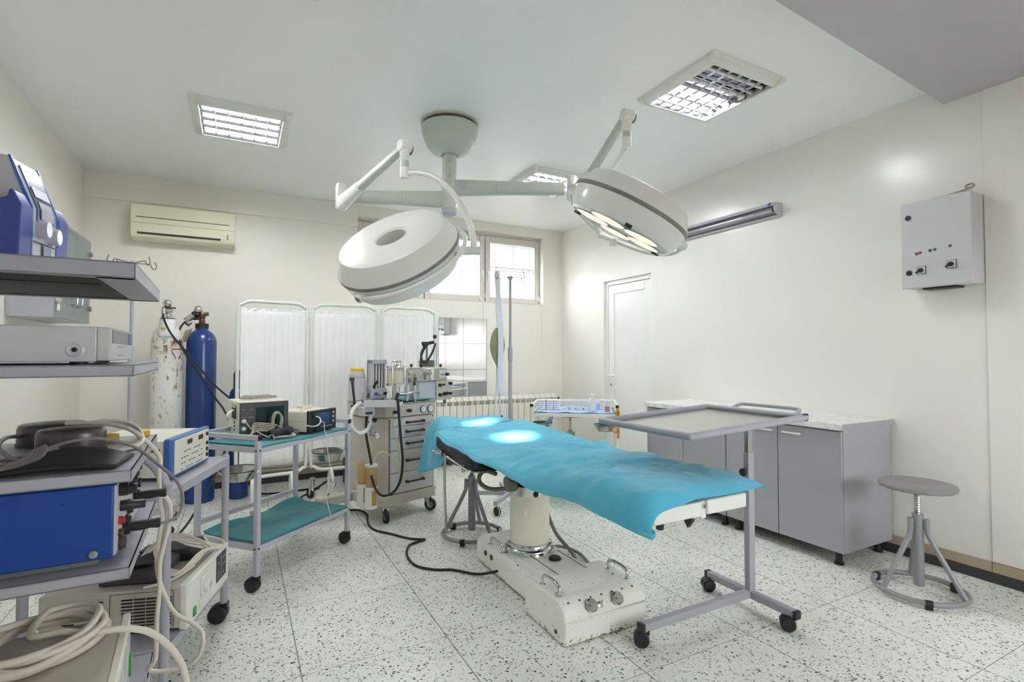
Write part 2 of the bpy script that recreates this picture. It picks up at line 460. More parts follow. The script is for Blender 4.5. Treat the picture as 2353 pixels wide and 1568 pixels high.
mb = MB()
mb.bb((XR, YF, 0), (XR + .2, DY0, H)); mb.bb((XR, DY1, 0), (XR + .2, YB, H)); mb.bb((XR, DY0, DZ), (XR + .2, DY1, H)); struct('wall_right', mb, 'wall')
mb = MB(); mb.bb((XR + .2, DY0 - .1, 0), (XR + .24, DY1 + .1, DZ + .1)); struct('wall_corridor', mb, 'wallb')
# raised wall lining past the switch box, upper band on the back wall, lowered slab over the camera
mb = MB(); mb.bb((XR - .007, YF, .118), (XR, 1.345, 2.842)); struct('trim_1', mb, 'wall', bevel=.002)
mb = MB(); mb.bb((XL, YB - .014, 2.705), (WX0, YB, H)); struct('trim_2', mb, 'wallb', bevel=.003)
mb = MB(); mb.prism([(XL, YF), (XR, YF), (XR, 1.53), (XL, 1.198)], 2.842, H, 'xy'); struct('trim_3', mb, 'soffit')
for nm, a, b in (('baseboard_right', (XR - .013, YF, 0), (XR, DY0 - .04, 0)), ('baseboard_back', (XL, YB - .013, 0), (XR - .013, YB, 0)), ('baseboard_left', (XL, YF, 0), (XL + .013, YB - .013, 0))):
    mb = MB(); mb.bb(a, (b[0], b[1], .06)); mb.m = 1
    # skirting tiles with thin joints
    if 'back' in nm:
        x = a[0]
        while x < b[0]: mb.bb((x + .0015, a[1], .0605), (min(x + .33, b[0]) - .0015, b[1], .116)); x += .33
    else:
        y = a[1] + (1.345 - a[1]) % .33
        while y < b[1]: mb.bb((a[0], y + .0015, .0605), (b[0], min(y + .33, b[1]) - .0015, .116)); y += .33
    struct(nm, mb, ['darkskirt', 'beigetile'])

# window: three white-grey sashes set back in the wall
YW = 5.915; wx = [1.14, 1.937, 2.733, 3.53]
mb = MB()
mb.bb((WX0, YW + .01, WZ0), (WX1, YW + .08, WZ0 + .03)); mb.bb((WX0, YW + .01, WZ1 - .035), (WX1, YW + .08, WZ1))
for x in wx: mb.bb((max(WX0, x - .02), YW + .01, WZ0), (min(WX1, x + .02), YW + .08, WZ1))
mb.bb((WX0, YW - .02, WZ1 - .03), (WX1, YW + .01, WZ1))
wf = struct('window_frame', mb, 'winframe', bevel=.003)
mb = MB(); mb.bb((WX0, YB - .004, WZ0 - .001), (WX1, YW + .02, WZ0 + .006)); struct('window_sill', mb, 'winframe', bevel=.002)
for i in range(3):
    a, b = wx[i] + .006, wx[i + 1] - .006; z0, z1 = WZ0 + .015, WZ1 - .035; w = .068
    mb = MB()
    mb.bb((a, YW - .03, z0), (a + w, YW + .03, z1)); mb.bb((b - w, YW - .03, z0), (b, YW + .03, z1))
    mb.bb((a + w, YW - .03, z0), (b - w, YW + .03, z0 + w)); mb.bb((a + w, YW - .03, z1 - w), (b - w, YW + .03, z1))
    o = struct('window_%d' % (i + 1), mb, 'winframe', bevel=.006)
    mb = MB(); mb.bb((a + w, YW - .002, z0 + w), (b - w, YW + .002, z1 - w)); build('pane', mb, 'pane', o)
    mb = MB(); hx = a + .03 if i == 2 else b - .03
    mb.box((hx, YW - .036, 2.33), (.024, .012, .07)); mb.bb((hx - .008, YW - .062, 2.3), (hx + .008, YW - .046, 2.34)); mb.bb((hx - .006, YW - .056, 2.21), (hx + .006, YW - .046, 2.33))
    build('window_handle', mb, 'pvc', o, bevel=.003)
    mb = MB()
    for hz in (z0 + .05, z1 - .06): mb.cyl(((b if i == 2 else a if i == 0 else b) - .005, YW - .036, hz), ((b if i == 2 else a if i == 0 else b) - .005, YW - .036, hz + .05), .007, n=8)
    build('hinge', mb, 'pvc', o)
    # venetian blind inside the sash
    t = thing('venetian_blind', ['white venetian blind in the window sash behind the tilted lamp dome', 'white venetian blind lowered over the middle window sash', 'white venetian blind half lowered in the sash by the room corner'][i], 'blind', (0, 0, 0), 0, 'venetian blinds in the window')
    mb = MB(); mb.bb((a + w, YW - .022, z1 - w - .022), (b - w, YW - .004, z1 - w)); build('headrail', mb, 'pvc', t, bevel=.002)
    mb = MB(); zz = z1 - w - .035; zb = 2.42 if i == 2 else z0 + w + .012
    while zz > zb:
        mb.box(((a + b) / 2, YW - .012, zz), (b - a - 2 * w - .01, .02, .0012), R=Matrix.Rotation((.85, .85, .97)[i], 3, 'X')); zz -= .0165
    if i == 2:
        for q in range(14): mb.box(((a + b) / 2, YW - .012, zb - q * .0028), (b - a - 2 * w - .01, .014, .0012))
        zb -= .04
    build('slats', mb, 'pvc', t)
    mb = MB(); mb.bb((a + w, YW - .02, zb - .012), (b - w, YW - .006, zb)); build('bottom_rail', mb, 'pvc', t)
    mb = MB()
    for fx in ((.12, .5, .88) if i != 1 else (.1, .35, .62, .9)):
        x = a + w + fx * (b - a - 2 * w); mb.bb((x - .004, YW - .0215, zb), (x + .004, YW - .021, z1 - w))
    build('ladder_tape', mb, 'winframe', t)
    if i:
        mb = MB(); x = b - w - .03 if i == 1 else b - w + .012
        mb.tube([(x, YW - .035, z1 - w), (x + .01, YW - .036, 2.1), (x + .03, YB - .012, 1.93), (x + .035, YB - .008, 1.5 if i == 1 else 1.4)], .0035, 6)
        build('pull_cord', mb, 'offwhite', t)

# door in the right wall
mb = MB()
mb.bb((XR + .028, DY0, 0), (XR + .09, DY0 + .05, DZ)); mb.bb((XR + .028, DY1 - .05, 0), (XR + .09, DY1, DZ)); mb.bb((XR + .028, DY0 + .05, DZ - .05), (XR + .09, DY1 - .05, DZ))
struct('door_frame', mb, 'pvc', bevel=.004)
a, b, c = DY0 + .053, DY1 - .053, DZ - .054
mb = MB()
mb.bb((XR + .035, a, .01), (XR + .075, a + .09, c)); mb.bb((XR + .035, b - .09, .01), (XR + .075, b, c)); mb.bb((XR + .035, a + .09, c - .1), (XR + .075, b - .09, c)); mb.bb((XR + .035, a + .09, .01), (XR + .075, b - .09, .13))
mb.bb((XR + .046, a + .088, .12), (XR + .07, b - .088, c - .09))
d = struct('door_1', mb, 'pvc', bevel=.004)
mb = MB(); mb.bb((XR + .026, b - .07, .86), (XR + .036, b - .02, 1.14)); mb.cyl((XR + .03, b - .045, 1.06), (XR - .02, b - .045, 1.06), .009, n=12); mb.tube([(XR - .018, b - .047, 1.06), (XR - .022, b - .1, 1.06), (XR - .018, b - .17, 1.058)], .009, 8)
build('door_handle', mb, 'pvc', d, bevel=.002)
mb = MB(); mb.cyl((XR + .027, b - .045, .955), (XR + .024, b - .045, .955), .009, n=14); mb.bb((XR + .024, b - .05, .93), (XR + .027, b - .04, .955)); build('keyhole', mb, 'bronze', d)

# ---------------------------------------------------------------- base cabinets and worktop on the right
def base_cabinet(y0, y1, label):
    t = thing('base_cabinet', label, 'cabinet', (3.25, y0, 0), 0, 'grey base cabinets under the marble worktop')
    w = y1 - y0; q = w / 2
    mb = MB(); mb.bb((.02, .001, .085), (.55, w - .001, .835)); build('body', mb, 'cabgrey', t, bevel=.002)
    for k in range(2):
        mb = MB(); mb.bb((0, k * q + .003, .088), (.018, (k + 1) * q - .003, .826)); dd = build('door', mb, 'cabgrey', t, bevel=.002)
        ya = q - .16 if k == 0 else q + .04
        mb = MB(); mb.tube([(.001, ya, .78), (-.02, ya + .008, .781), (-.026, ya + .03, .782), (-.026, ya + .09, .782), (-.02, ya + .112, .781), (.001, ya + .12, .78)], .0065, 8, 3); build('handle', mb, 'pvc', dd)
    for fx, fy in ((.06, .06), (.06, w - .06), (.5, .06), (.5, w - .06)):
        mb = MB(); mb.lathe([(.028, 0), (.028, .01), (.02, .018), (.018, .06), (.026, .07), (.03, .086)], 14, (fx, fy, 0)); build('foot', mb, 'black', t)
base_cabinet(1.85, 2.697, 'grey two-door base cabinet with bare end panel beside the round stool')
base_cabinet(2.7, 3.547, 'grey two-door base cabinet at the worktop end nearest the white door')
t = thing('worktop', 'white marble-patterned worktop lying on the two grey cabinets', 'worktop', (3.225, 1.83, .8365))
mb = MB(); mb.bb((0, .002, 0), (.588, 1.73, .04)); build('slab', mb, 'marble', t, bevel=.004)
mb = MB(); mb.bb((.002, 0, .001), (.586, .002, .039)); build('edge_strip', mb, 'cabgrey', t, label='grey end edging')

# ---------------------------------------------------------------- ceiling light panels
def light_panel(x, y, lit, label):
    t = thing('ceiling_light', label, 'ceiling light', (x, y, H), 0, 'louvred ceiling lights')
    hw = .31; prof = [(0, 0), (.004, .014), (.014, .03), (.03, .041), (.05, .045), (.058, .045), (.058, .02)]
    mb = MB(); vs = []
    for d, h in prof:
        for sx, sy in ((-1, -1), (1, -1), (1, 1), (-1, 1)): vs.append((sx * (hw - d), sy * (hw - d), -h))
    fs = [(k * 4 + i, k * 4 + (i + 1) % 4, k * 4 + 4 + (i + 1) % 4, k * 4 + 4 + i) for k in range(len(prof) - 1) for i in range(4)]
    mb._add(vs, fs); build('frame', mb, 'lightframe', t, angle=50)
    for sx, sy in ((-1, -1), (1, -1), (1, 1), (-1, 1)):
        mb = MB()
        for i in range(len(prof) - 2):
            pass
        n = 6; vs = []; R = .062
        for (d, h) in prof[:6]:
            r = R - d
            for j in range(n + 1):
                a = (pi / 2) * j / n
                vs.append((sx * (hw + .0012 - R + r * cos(a)), sy * (hw + .0012 - R + r * sin(a)), -h - (.0012 if h else 0)))
        vs.append((sx * (hw - R), sy * (hw - R), -.0462))
        fs = [(k * (n + 1) + j, k * (n + 1) + j + 1, (k + 1) * (n + 1) + j + 1, (k + 1) * (n + 1) + j) for k in range(5) for j in range(n)]
        fs += [(5 * (n + 1) + j, 5 * (n + 1) + j + 1, len(vs) - 1) for j in range(n)]
        mb._add(vs, fs); build('corner', mb, 'lightcorner', t, angle=50, label='yellowed corner cap')
    mb = MB(); mb.bb((-.255, -.255, -.004), (.255, .255, -.001)); build('reflector', mb, 'louver', t)
    ys = [-.189, -.063, .063, .189]
    for k, yy in enumerate(ys):
        mb = MB(); mb.cyl((-.235, yy, -.02), (.235, yy, -.02), .0125, n=14); build('tube', mb, 'tube_on' if lit[k] else 'tube_off', t)
        for s in (-1, 1): mb = MB(); mb.cyl((s * .235, yy, -.02), (s * .25, yy, -.02), .0135, n=12); build('tube_cap', mb, 'louver' if lit[k] else 'dark', t)
    mb = MB()
    for yy in (-.126, 0, .126): mb.prism([(yy - .011, -.012), (yy + .011, -.012), (yy + .002, -.035), (yy - .002, -.035)], -.25, .25, 'yz')
    for s in (-1, 1): mb.prism([(s * .25, -.01), (s * .24, -.01), (s * .25, -.043)], -.25, .25, 'yz')
    for k in range(1, 6):
        x0 = -.25 + k * .0835
        if k == 6: break
        for yy in ys:
            # shallow V shaped cross blades
            mb._add([(x0 - .007, yy - .05, -.025), (x0 + .007, yy - .05, -.025), (x0 - .007, yy + .05, -.025), (x0 + .007, yy + .05, -.025), (x0, yy - .062, -.036), (x0, yy + .062, -.036)],
                    [(0, 1, 3, 2), (0, 2, 5, 4), (1, 4, 5, 3), (0, 4, 1), (2, 3, 5)])
    build('louver', mb, 'louver', t, angle=20)
light_panel(0, 4.09, (1, 1, 1, 1), 'fully lit square ceiling light on the air conditioner side of the room')
light_panel(2.56, 2.22, (0, 0, 1, 1), 'half lit square ceiling light near the lowered slab, two tubes dark')
light_panel(2.56, 4.14, (1, 1, 1, 1), 'lit square ceiling light partly hidden behind the right lamp arm')
light_panel(0, 2.18, (0, 0, 1, 1), 'ceiling light cut off by the top edge of the photo')

# ---------------------------------------------------------------- air conditioner
t = thing('air_conditioner', 'cream split air conditioner mounted high on the back wall', 'air conditioner', (-.866, 5.79, 2.345))
pr = [(0, 0), (-.13, 0), (-.168, .012), (-.186, .05), (-.19, .11), (-.19, .3), (-.182, .31), (0, .31)]
mb = MB(); mb.prism(pr, 0, .818, 'yz'); build('body', mb, 'ivory', t, bevel=.006)
mb = MB(); mb.bb((.04, -.192, .185), (.77, -.189, .192)); build('panel_slot', mb, 'mark', t)
mb = MB(); mb.bb((.002, -.191, .134), (.816, -.1885, .137)); build('panel_joint', mb, 'band', t)
mb = MB(); mb.prism([(-.188, .106), (-.1935, .106), (-.1905, .054), (-.184, .054)], .045, .70, 'yz'); build('air_flap', mb, 'ivory', t)
mb = MB(); mb.prism([(-.180, .054), (-.1885, .054), (-.184, .036), (-.17, .036)], .05, .70, 'yz'); build('air_outlet', mb, 'dark', t)
mb = MB(); mb.prism([(-.186, .096), (-.192, .096), (-.1895, .05), (-.18, .05)], .75, .765, 'yz'); build('receiver', mb, 'band', t)

# ---------------------------------------------------------------- fluorescent batten on the right wall
t = thing('wall_lamp', 'unlit grey fluorescent batten mounted high on the right wall', 'wall light', (3.82, 2.6, 2.41))
E_ = [(0, 0), (-.03, -.004), (-.08, .012), (-.1, .04), (-.1, .075), (-.085, .1), (0, .1)]
for y0, y1 in ((0, .012), (1.04, 1.052)):
    mb = MB(); mb.prism(E_, y0, y1, 'xz'); build('end_cap', mb, 'cartgrey', t, bevel=.003)
mb = MB(); mb.prism([(0, .1), (-.085, .1), (-.1, .075), (-.096, .072), (-.082, .094), (0, .094)], .012, 1.04, 'xz'); build('housing', mb, 'cartgrey', t)
mb = MB(); mb.prism([(-.082, .094), (-.02, .05), (0, .02), (0, .094)], .012, 1.04, 'xz'); build('reflector', mb, 'tube_chrome', t)
mb = MB(); mb.prism([(0, 0), (-.03, -.004), (-.032, .004), (0, .022)], .012, 1.04, 'xz'); build('lower_lip', mb, 'cartgrey', t)
mb = MB(); mb.cyl((-.062, .045, .045), (-.062, 1.01, .045), .013, n=16); build('tube', mb, 'tube_chrome', t)
mb = MB()
for y in (.03, 1.015): mb.bb((-.078, y - .012, .03), (-.045, y + .012, .07))
build('lamp_holder', mb, 'dark', t, bevel=.003)
mb = MB(); mb.lathe([(0, 0), (.016, .0), (.016, .002)], 18, (-.0935, .05, .0885), (-.84, 0, .54)); build('sticker', mb, 'frameblue', t)
mb = MB(); mb.cyl((-.03, .48, .1), (-.03, .48, .108), .008, n=10); build('screw', mb, 'bronze', t)

# ---------------------------------------------------------------- switch box on the right wall
t = thing('switch_box', 'light grey electrical control box with two rotary switches on the right wall', 'control box', (3.82, 1.345, 1.705))
mb = MB(); mb.bb((-.14, .004, .004), (-.001, .356, .531)); build('case', mb, 'panelgrey', t, bevel=.012, seg=3)
mb = MB(); mb.bb((-.158, 0, 0), (-.139, .36, .535)); dr = build('door', mb, 'panelgrey', t, bevel=.012, seg=3)
for y, z in ((.315, .44), (.315, .098)):
    mb = MB(); mb.lathe([(.0165, 0), (.0165, .004), (.009, .005), (.008, .002), (0, .002)], 20, (-.158, y, z), (-1, 0, 0)); build('lock', mb, 'black', dr)
for y, z, m in ((.274, .212, 'gred'), (.255, .215, 'gred'), (.204, .22, 'ggreen'), (.18, .222, 'ggreen'), (.105, .23, 'ggreen')):
    mb = MB(); mb.lathe([(.008, 0), (.008, .003), (.005, .005), (0, .006)], 14, (-.158, y, z), (-1, 0, 0)); build('indicator', mb, m, dr)
for y, z in ((.25, .107), (.10, .122)):
    mb = MB(); mb.bb((-.162, y - .024, z - .024), (-.158, y + .024, z + .024)); mb.m = 1; mb.bb((-.1635, y - .021, z - .021), (-.1615, y + .021, z + .021))
    sw = build('rotary_switch', mb, ['mark', 'paper'], dr, bevel=.003)
    mb = MB(); mb.lathe([(.014, 0), (.013, .018), (0, .019)], 18, (-.163, y, z), (-1, 0, 0)); mb.box((-.176, y + .008, z - .006), (.018, .034, .009), R=Matrix.Rotation(-.6, 3, 'X')); build('knob', mb, 'black', sw, bevel=.002)
mb = MB(); mb.bb((-.13, .09, -.01), (-.03, .26, .004)); build('cable_entry', mb, 'black', t, bevel=.003)
mb = MB(); mb.tube([(-.08, .22, .536), (-.1, .12, .545), (-.1, .06, .552), (-.09, .03, .56), (-.07, .02, .575), (-.06, .035, .59), (-.07, .055, .585), (-.09, .05, .567), (-.09, .02, .56)], .006, 8); build('cable_coil', mb, 'cablegrey', t)
mb = MB(); mb.bb((-.12, .28, .535), (-.07, .33, .541)); build('top_clip', mb, 'steel', t, bevel=.002)

# ---------------------------------------------------------------- radiator, mirror, pipe on the back wall
t = thing('radiator', 'long cream aluminium radiator under the mirror on the back wall', 'radiator', (1.93, 5.69, .1))
N = 21; p = .082
mb = MB()
for k in range(N):
    x = k * p
    mb.prism([(-.045, .0), (.04, .0), (.04, .69), (.012, .69), (-.02, .672), (-.045, .61), (-.047, .60)], x + .004, x + .006, 'yz')
    mb.bb((x + .003, -.047, .01), (x + p - .003, -.041, .6))
    mb.prism([(.035, .695), (.0, .695), (-.04, .655), (-.046, .652), (-.046, .645), (.035, .685)], x + .003, x + p - .003, 'yz')
    mb.bb((x + p / 2 - .012, -.03, .02), (x + p / 2 + .012, .03, .665))
    mb.bb((x + .012, -.041, .6), (x + .015, .03, .66)); mb.bb((x + p - .015, -.041, .6), (x + p - .012, .03, .66))
build('sections', mb, 'radiator', t, bevel=.002, seg=1)
mb = MB(); mb.cyl((-.01, 0, .63), (N * p + .02, 0, .63), .018, n=14); mb.cyl((-.01, 0, .06), (N * p + .02, 0, .06), .018, n=14); build('manifold', mb, 'radiator', t)
mb = MB()
for x in (.3, 1.4): mb.bb((x - .02, .03, .5), (x + .02, .096, .56)); mb.bb((x - .015, -.02, -.1), (x + .015, .02, .01))
build('bracket', mb, 'radiator', t)
mb = MB(); mb.cyl((N * p + .02, 0, .63), (N * p + .055, 0, .63), .013, n=12); mb.m = 1; mb.cyl((N * p + .055, 0, .63), (N * p + .085, -.0, .63), .02, .016, n=14); build('valve', mb, ['bronze', 'offwhite'], t)
mb = MB(); mb.bb((2.085, 5.778, .8), (2.7, 5.7895, 1.74)); o = build('mirror', mb, 'mirror'); tag(o, 'frameless wall mirror with thin seams above the radiator', 'mirror')
o['kind'] = 'thing'
mb = MB(); mb.bb((2.698, 5.776, .8), (2.706, 5.7895, 1.74)); build('edge_strip', mb, 'steel', o)
mb = MB(); mb.tube([(-1.2, 5.755, .165), (0, 5.755, .16), (1.9, 5.755, .155)], .014, 10, 2); hp = build('heating_pipe', mb, 'beigetile'); tag(hp, 'beige heating pipe running along the foot of the back wall', 'pipe')
for x in (-1.0, 0, .95, 1.85):
    mb = MB(); mb.bb((x - .01, 5.75, .15), (x + .01, 5.79, .175)); build('clip', mb, 'steel', hp)
# ================================================================ operating table
def interp(keys, y):
    """keys: list of (y, values...) sorted by y descending; smooth interpolation"""
    if y >= keys[0][0]: return keys[0][1:]
    for a, b in zip(keys, keys[1:]):
        if a[0] >= y >= b[0]:
            t = (a[0] - y) / (a[0] - b[0]); t = t * t * (3 - 2 * t) * .5 + t * .5
            return tuple(p + (q - p) * t for p, q in zip(a[1:], b[1:]))
    return keys[-1][1:]
def cat1(xs, ys, x):
    if x <= xs[0]: return ys[0]
    for i in range(len(xs) - 1):
        if x <= xs[i + 1]:
            t = (x - xs[i]) / (xs[i + 1] - xs[i])
            m0 = (ys[i + 1] - ys[max(0, i - 1)]) / 2; m1 = (ys[min(len(ys) - 1, i + 2)] - ys[i]) / 2
            a, b = ys[i], ys[i + 1]
            return (2 * t**3 - 3 * t**2 + 1) * a + (t**3 - 2 * t**2 + t) * m0 + (-2 * t**3 + 3 * t**2) * b + (t**3 - t**2) * m1
    return ys[-1]

TB = V((1.52, 2.4, 0))
tb = thing('operating_table', 'operating table on a chipped white enamel base with cream column', 'operating table', TB)
def tpart(name, mb, mat, parent=None, **kw):
    if parent is None: return build(name, mb, mat, tb, loc=-TB, **kw)
    return build(name, mb, mat, parent, **kw)
# base: wide front box with rounded top, long low rear body, sloped hood
mb = MB()
def arc(cx, cy, r, a0, a1, n=7): return [(cx + r * cos(radians(a0 + (a1 - a0) * i / n)), cy + r * sin(radians(a0 + (a1 - a0) * i / n))) for i in range(n + 1)]
prof = [(1.932, .004), (1.932, .106)] + arc(2.012, .106, .08, 180, 90) + [(2.2, .186)] + arc(2.27, .166, .02, 90, 0, 3) + [(2.29, .004)]
mb.prism([(a, b) for a, b in prof], 1.285, 1.757, 'yz')
base = tpart('base', mb, 'enamel', bevel=.028, seg=4)
mb = MB()
pl = [(1.335, 2.2), (1.715, 2.2)] + arc(1.625, 2.97, .09, 0, 90) + arc(1.425, 2.97, .09, 90, 180)
mb.prism(pl, .006, .148, 'xy'); build('rear_body', mb, 'enamel', base, bevel=.03, seg=4)
mb = MB(); mb._add([(1.37, 2.02, .187), (1.67, 2.02, .187), (1.67, 2.2, .190), (1.37, 2.2, .190), (1.40, 2.62, .151), (1.65, 2.62, .151), (1.37, 2.02, .15), (1.67, 2.02, .15), (1.65, 2.62, .12), (1.40, 2.62, .12)],
                   [(0, 1, 2, 3), (3, 2, 5, 4), (0, 3, 4, 9, 6), (1, 7, 8, 5, 2), (0, 6, 7, 1), (4, 5, 8, 9), (6, 9, 8, 7)])
build('hood', mb, 'enamel', base, bevel=.012, seg=3)
mb = MB()
for x in (1.44, 1.615): mb.bb((x - .002, 2.1, .186), (x + .002, 2.5, .1885))
for k in range(7):
    mb.lathe([(.005, 0), (.005, .003), (0, .004)], 8, (1.33 + k * .062, 1.999 - .03, .174), (0, -.3, 1))
for y in (2.1, 2.3, 2.5): 
    for x in (1.36, 1.69): mb.lathe([(.005, 0), (.005, .004), (0, .005)], 8, (x, y, .185 if y < 2.25 else .147))
build('seam', mb, 'bronze', base)
mb = MB(); mb.lathe([(.03, 0), (.034, .006), (.034, .014), (.028, .02), (.012, .021), (.0, .018)], 24, (1.555, 2.43, .165)); build('filler_cap', mb, 'rubber', base)
for y, z in ((2.86, .1), (2.78, .1)):
    mb = MB(); mb.lathe([(.016, 0), (.016, .004), (.009, .005), (.008, -.004), (0, -.004)], 16, (1.335, y, z), (-1, 0, 0)); build('port', mb, 'bronze', base)
mb = MB(); mb.lathe([(.009, 0), (.009, .004), (0, .005)], 12, (1.285, 2.0, .045), (-1, 0, 0)); mb.lathe([(.012, 0), (.012, .012), (0, .014)], 12, (1.325, 2.27, .06), (-.3, 1, 0)); build('bolt', mb, 'bronze', base)
for x in (1.435, 1.585):
    mb = MB(); mb.lathe([(.027, 0), (.029, .004), (.029, .014), (.025, .018), (0, .018)], 24, (x, 1.94, .152), (0, -.8, .6)); mb.box((x, 1.922, .165), (.032, .006, .006), R=Matrix.Rotation(-.6, 3, 'X')); build('knob', mb, 'steel', base)
for x, m in ((1.482, 'steel'), (1.512, 'white')):
    mb = MB(); mb.lathe([(.014, 0), (.014, .004), (.008, .006), (0, .006)], 16, (x, 1.938, .148), (0, -.85, .5)); build('plug', mb, m, base)
def bow(pts, r=.0085, m='chrome'):
    mb = MB(); mb.tube(pts, r, 10, 4)
    for p in (pts[0], pts[-1]): mb.lathe([(.016, -.003), (.016, .004), (.01, .007)], 14, p)
    build('handle', mb, m, base)
def grip(x, y0, y1, z, z1, lean=0):
    bow([(x, y0, z), (x - lean * .3, y0 + .004, z + z1 * .6), (x - lean, y0 - (y0 - y1) * .18, z + z1), (x - lean, y1 + (y0 - y1) * .18, z + z1), (x - lean * .3, y1 - .004, z + z1 * .6), (x, y1, z)])
grip(1.32, 2.17, 2.03, .184, .05); grip(1.72, 2.17, 2.03, .184, .05); grip(1.372, 2.86, 2.70, .146, .045)
# column
cx, cy = 1.53, 2.667
mb = MB(); mb.lathe([(.146, .145), (.146, .178), (.141, .186), (.132, .19), (.132, .2), (.126, .21), (.119, .212)], 48, (cx, cy, 0)); tpart('base_ring', mb, 'chrome')
mb = MB(); mb.lathe([(.117, .2), (.117, .487)], 48, (cx, cy, 0)); col = tpart('column', mb, 'cream')
mb = MB(); mb.bb((cx - .09, cy - .095, .38), (cx - .07, cy - .085, .41)); build('lock_plate', mb, 'cream', col, bevel=.004)
mb = MB(); mb.lathe([(.118, .487), (.118, .54), (.1, .545)], 48, (cx, cy, 0)); tpart('upper_sleeve', mb, 'chrome')
mb = MB(); mb.cyl((cx, cy, .54), (cx, cy, .60), .085, n=24); mb.bb((1.42, 2.4, .60), (1.64, 2.83, .645)); tpart('under_frame', mb, 'dark', bevel=.005)
mb = MB(); mb.lathe([(0, -.03), (.045, -.025), (.05, 0), (.045, .02), (0, .025)], 20, (1.40, 2.66, .555), (1, 0, .1)); mb.cyl((1.40, 2.66, .555), (1.5, 2.66, .56), .012); tpart('tilt_gear', mb, 'hosegrey')
mb = MB(); mb.cyl((1.5, 2.53, .525), (1.45, 2.46, .53), .012); mb.sphere((1.45, 2.46, .53), .016, 10); tpart('lever', mb, 'black')
# seat, back and leg sections (pads slope slightly up to the head end)
def slab(x0, x1, ya, za, yb, zb, th):
    m = MB(); m._add([(x0, ya, za), (x1, ya, za), (x1, yb, zb), (x0, yb, zb), (x0, ya, za + th), (x1, ya, za + th), (x1, yb, zb + th), (x0, yb, zb + th)],
                     [(0, 3, 2, 1), (4, 5, 6, 7), (0, 1, 5, 4), (1, 2, 6, 5), (2, 3, 7, 6), (3, 0, 4, 7)]); return m
bp = tpart('back_pad', slab(1.24, 1.82, 2.85, .598, 3.5, .643, .084), 'vinyl', bevel=.018, seg=4)
build('pad_tray', slab(1.25, 1.81, 2.855, .585, 3.5, .63, .013), 'steel', bp, bevel=.004)
tpart('seat_pad', slab(1.36, 1.74, 2.02, .69, 2.83, .665, .03), 'vinyl', bevel=.02, seg=3)
tpart('head_pad', slab(1.36, 1.80, 3.53, .66, 3.86, .675, .06), 'vinyl', bevel=.02, seg=3)
tpart('arm_pad', slab(1.835, 2.0, 2.70, .68, 3.28, .70, .045), 'vinyl', bevel=.015, seg=3)
mb = MB(); mb.cyl((1.80, 2.9, .63), (1.92, 2.9, .68), .012); mb.cyl((1.80, 3.1, .64), (1.92, 3.1, .69), .012); tpart('arm_bracket', mb, 'chrome')
lp = tpart('leg_frame', slab(1.285, 1.522, 1.37, .700, 2.0, .700, .055), 'white', bevel=.006, seg=3)
build('leg_pad', slab(1.29, 1.52, 1.385, .756, 1.99, .756, .018), 'dark', lp, bevel=.005)
lp = tpart('leg_frame', slab(1.54, 1.757, 1.362, .706, 2.0, .706, .055), 'white', bevel=.006, seg=3)
build('leg_pad', slab(1.545, 1.752, 1.38, .762, 1.99, .762, .018), 'dark', lp, bevel=.005)
mb = MB(); mb.bb((1.519, 1.372, .692), (1.545, 1.43, .757)); bk = tpart('hinge_block', mb, 'white', bevel=.003)
mb = MB(); mb.lathe([(.009, 0), (.009, .004), (.005, .005), (.004, .001), (0, .001)], 14, (1.53, 1.372, .738), (0, -1, 0)); build('bolt', mb, 'steel', bk)
mb = MB(); mb.prism([(1.36, .70), (1.41, .70), (1.385, .665)], 1.46, 1.475, 'yz'); mb.lathe([(.018, 0), (.014, -.035)], 10, (1.36, 1.42, .7)); tpart('stop', mb, 'black')
# side rail with clamp on the near side of the back section
mb = MB(); mb.tube([(1.232, 2.87, .596), (1.232, 3.46, .636)], .009, 8, 1)
for y in (3.0, 3.35): mb.cyl((1.232, y, .605 + (y - 2.87) * .067), (1.27, y, .605 + (y - 2.87) * .067), .008)
rail = tpart('side_rail', mb, 'chrome')
mb = MB(); mb.box((1.225, 3.33, .63), (.03, .05, .04)); mb.cyl((1.225, 3.33, .63), (1.18, 3.35, .64), .011); mb.tube([(1.19, 3.40, .64), (1.185, 3.41, .60), (1.18, 3.43, .545)], .007, 8, 3); mb.sphere((1.18, 3.43, .54), .01, 10); build('clamp', mb, 'chrome', rail, bevel=.003)
mb = MB(); mb.tube([(1.225, 3.27, .64), (1.235, 3.30, .40), (1.255, 3.32, .095)], .0095, 10, 3); build('rod', mb, 'steel', rail)
mb = MB(); mb.cyl((1.225, 2.95, .6), (1.225, 2.95, .578), .01); build('stud', mb, 'steel', rail)
# hoses running from the column to the back of the base
mb = MB(); mb.tube([(1.63, 2.72, .5), (1.66, 2.70, .40), (1.665, 2.66, .31), (1.68, 2.6, .23), (1.70, 2.48, .165), (1.72, 2.42, .09), (1.82, 2.45, .03), (1.90, 2.58, .022), (1.95, 2.76, .022), (1.91, 2.9, .025), (1.82, 2.93, .03), (1.72, 2.9, .06), (1.70, 2.86, .1)], .0105, 10, 6)
mb.tube([(1.62, 2.74, .5), (1.66, 2.76, .38), (1.67, 2.76, .3), (1.645, 2.78, .22), (1.63, 2.80, .15)], .008, 8, 5)
tpart('hydraulic_hose', mb, 'hosegrey')

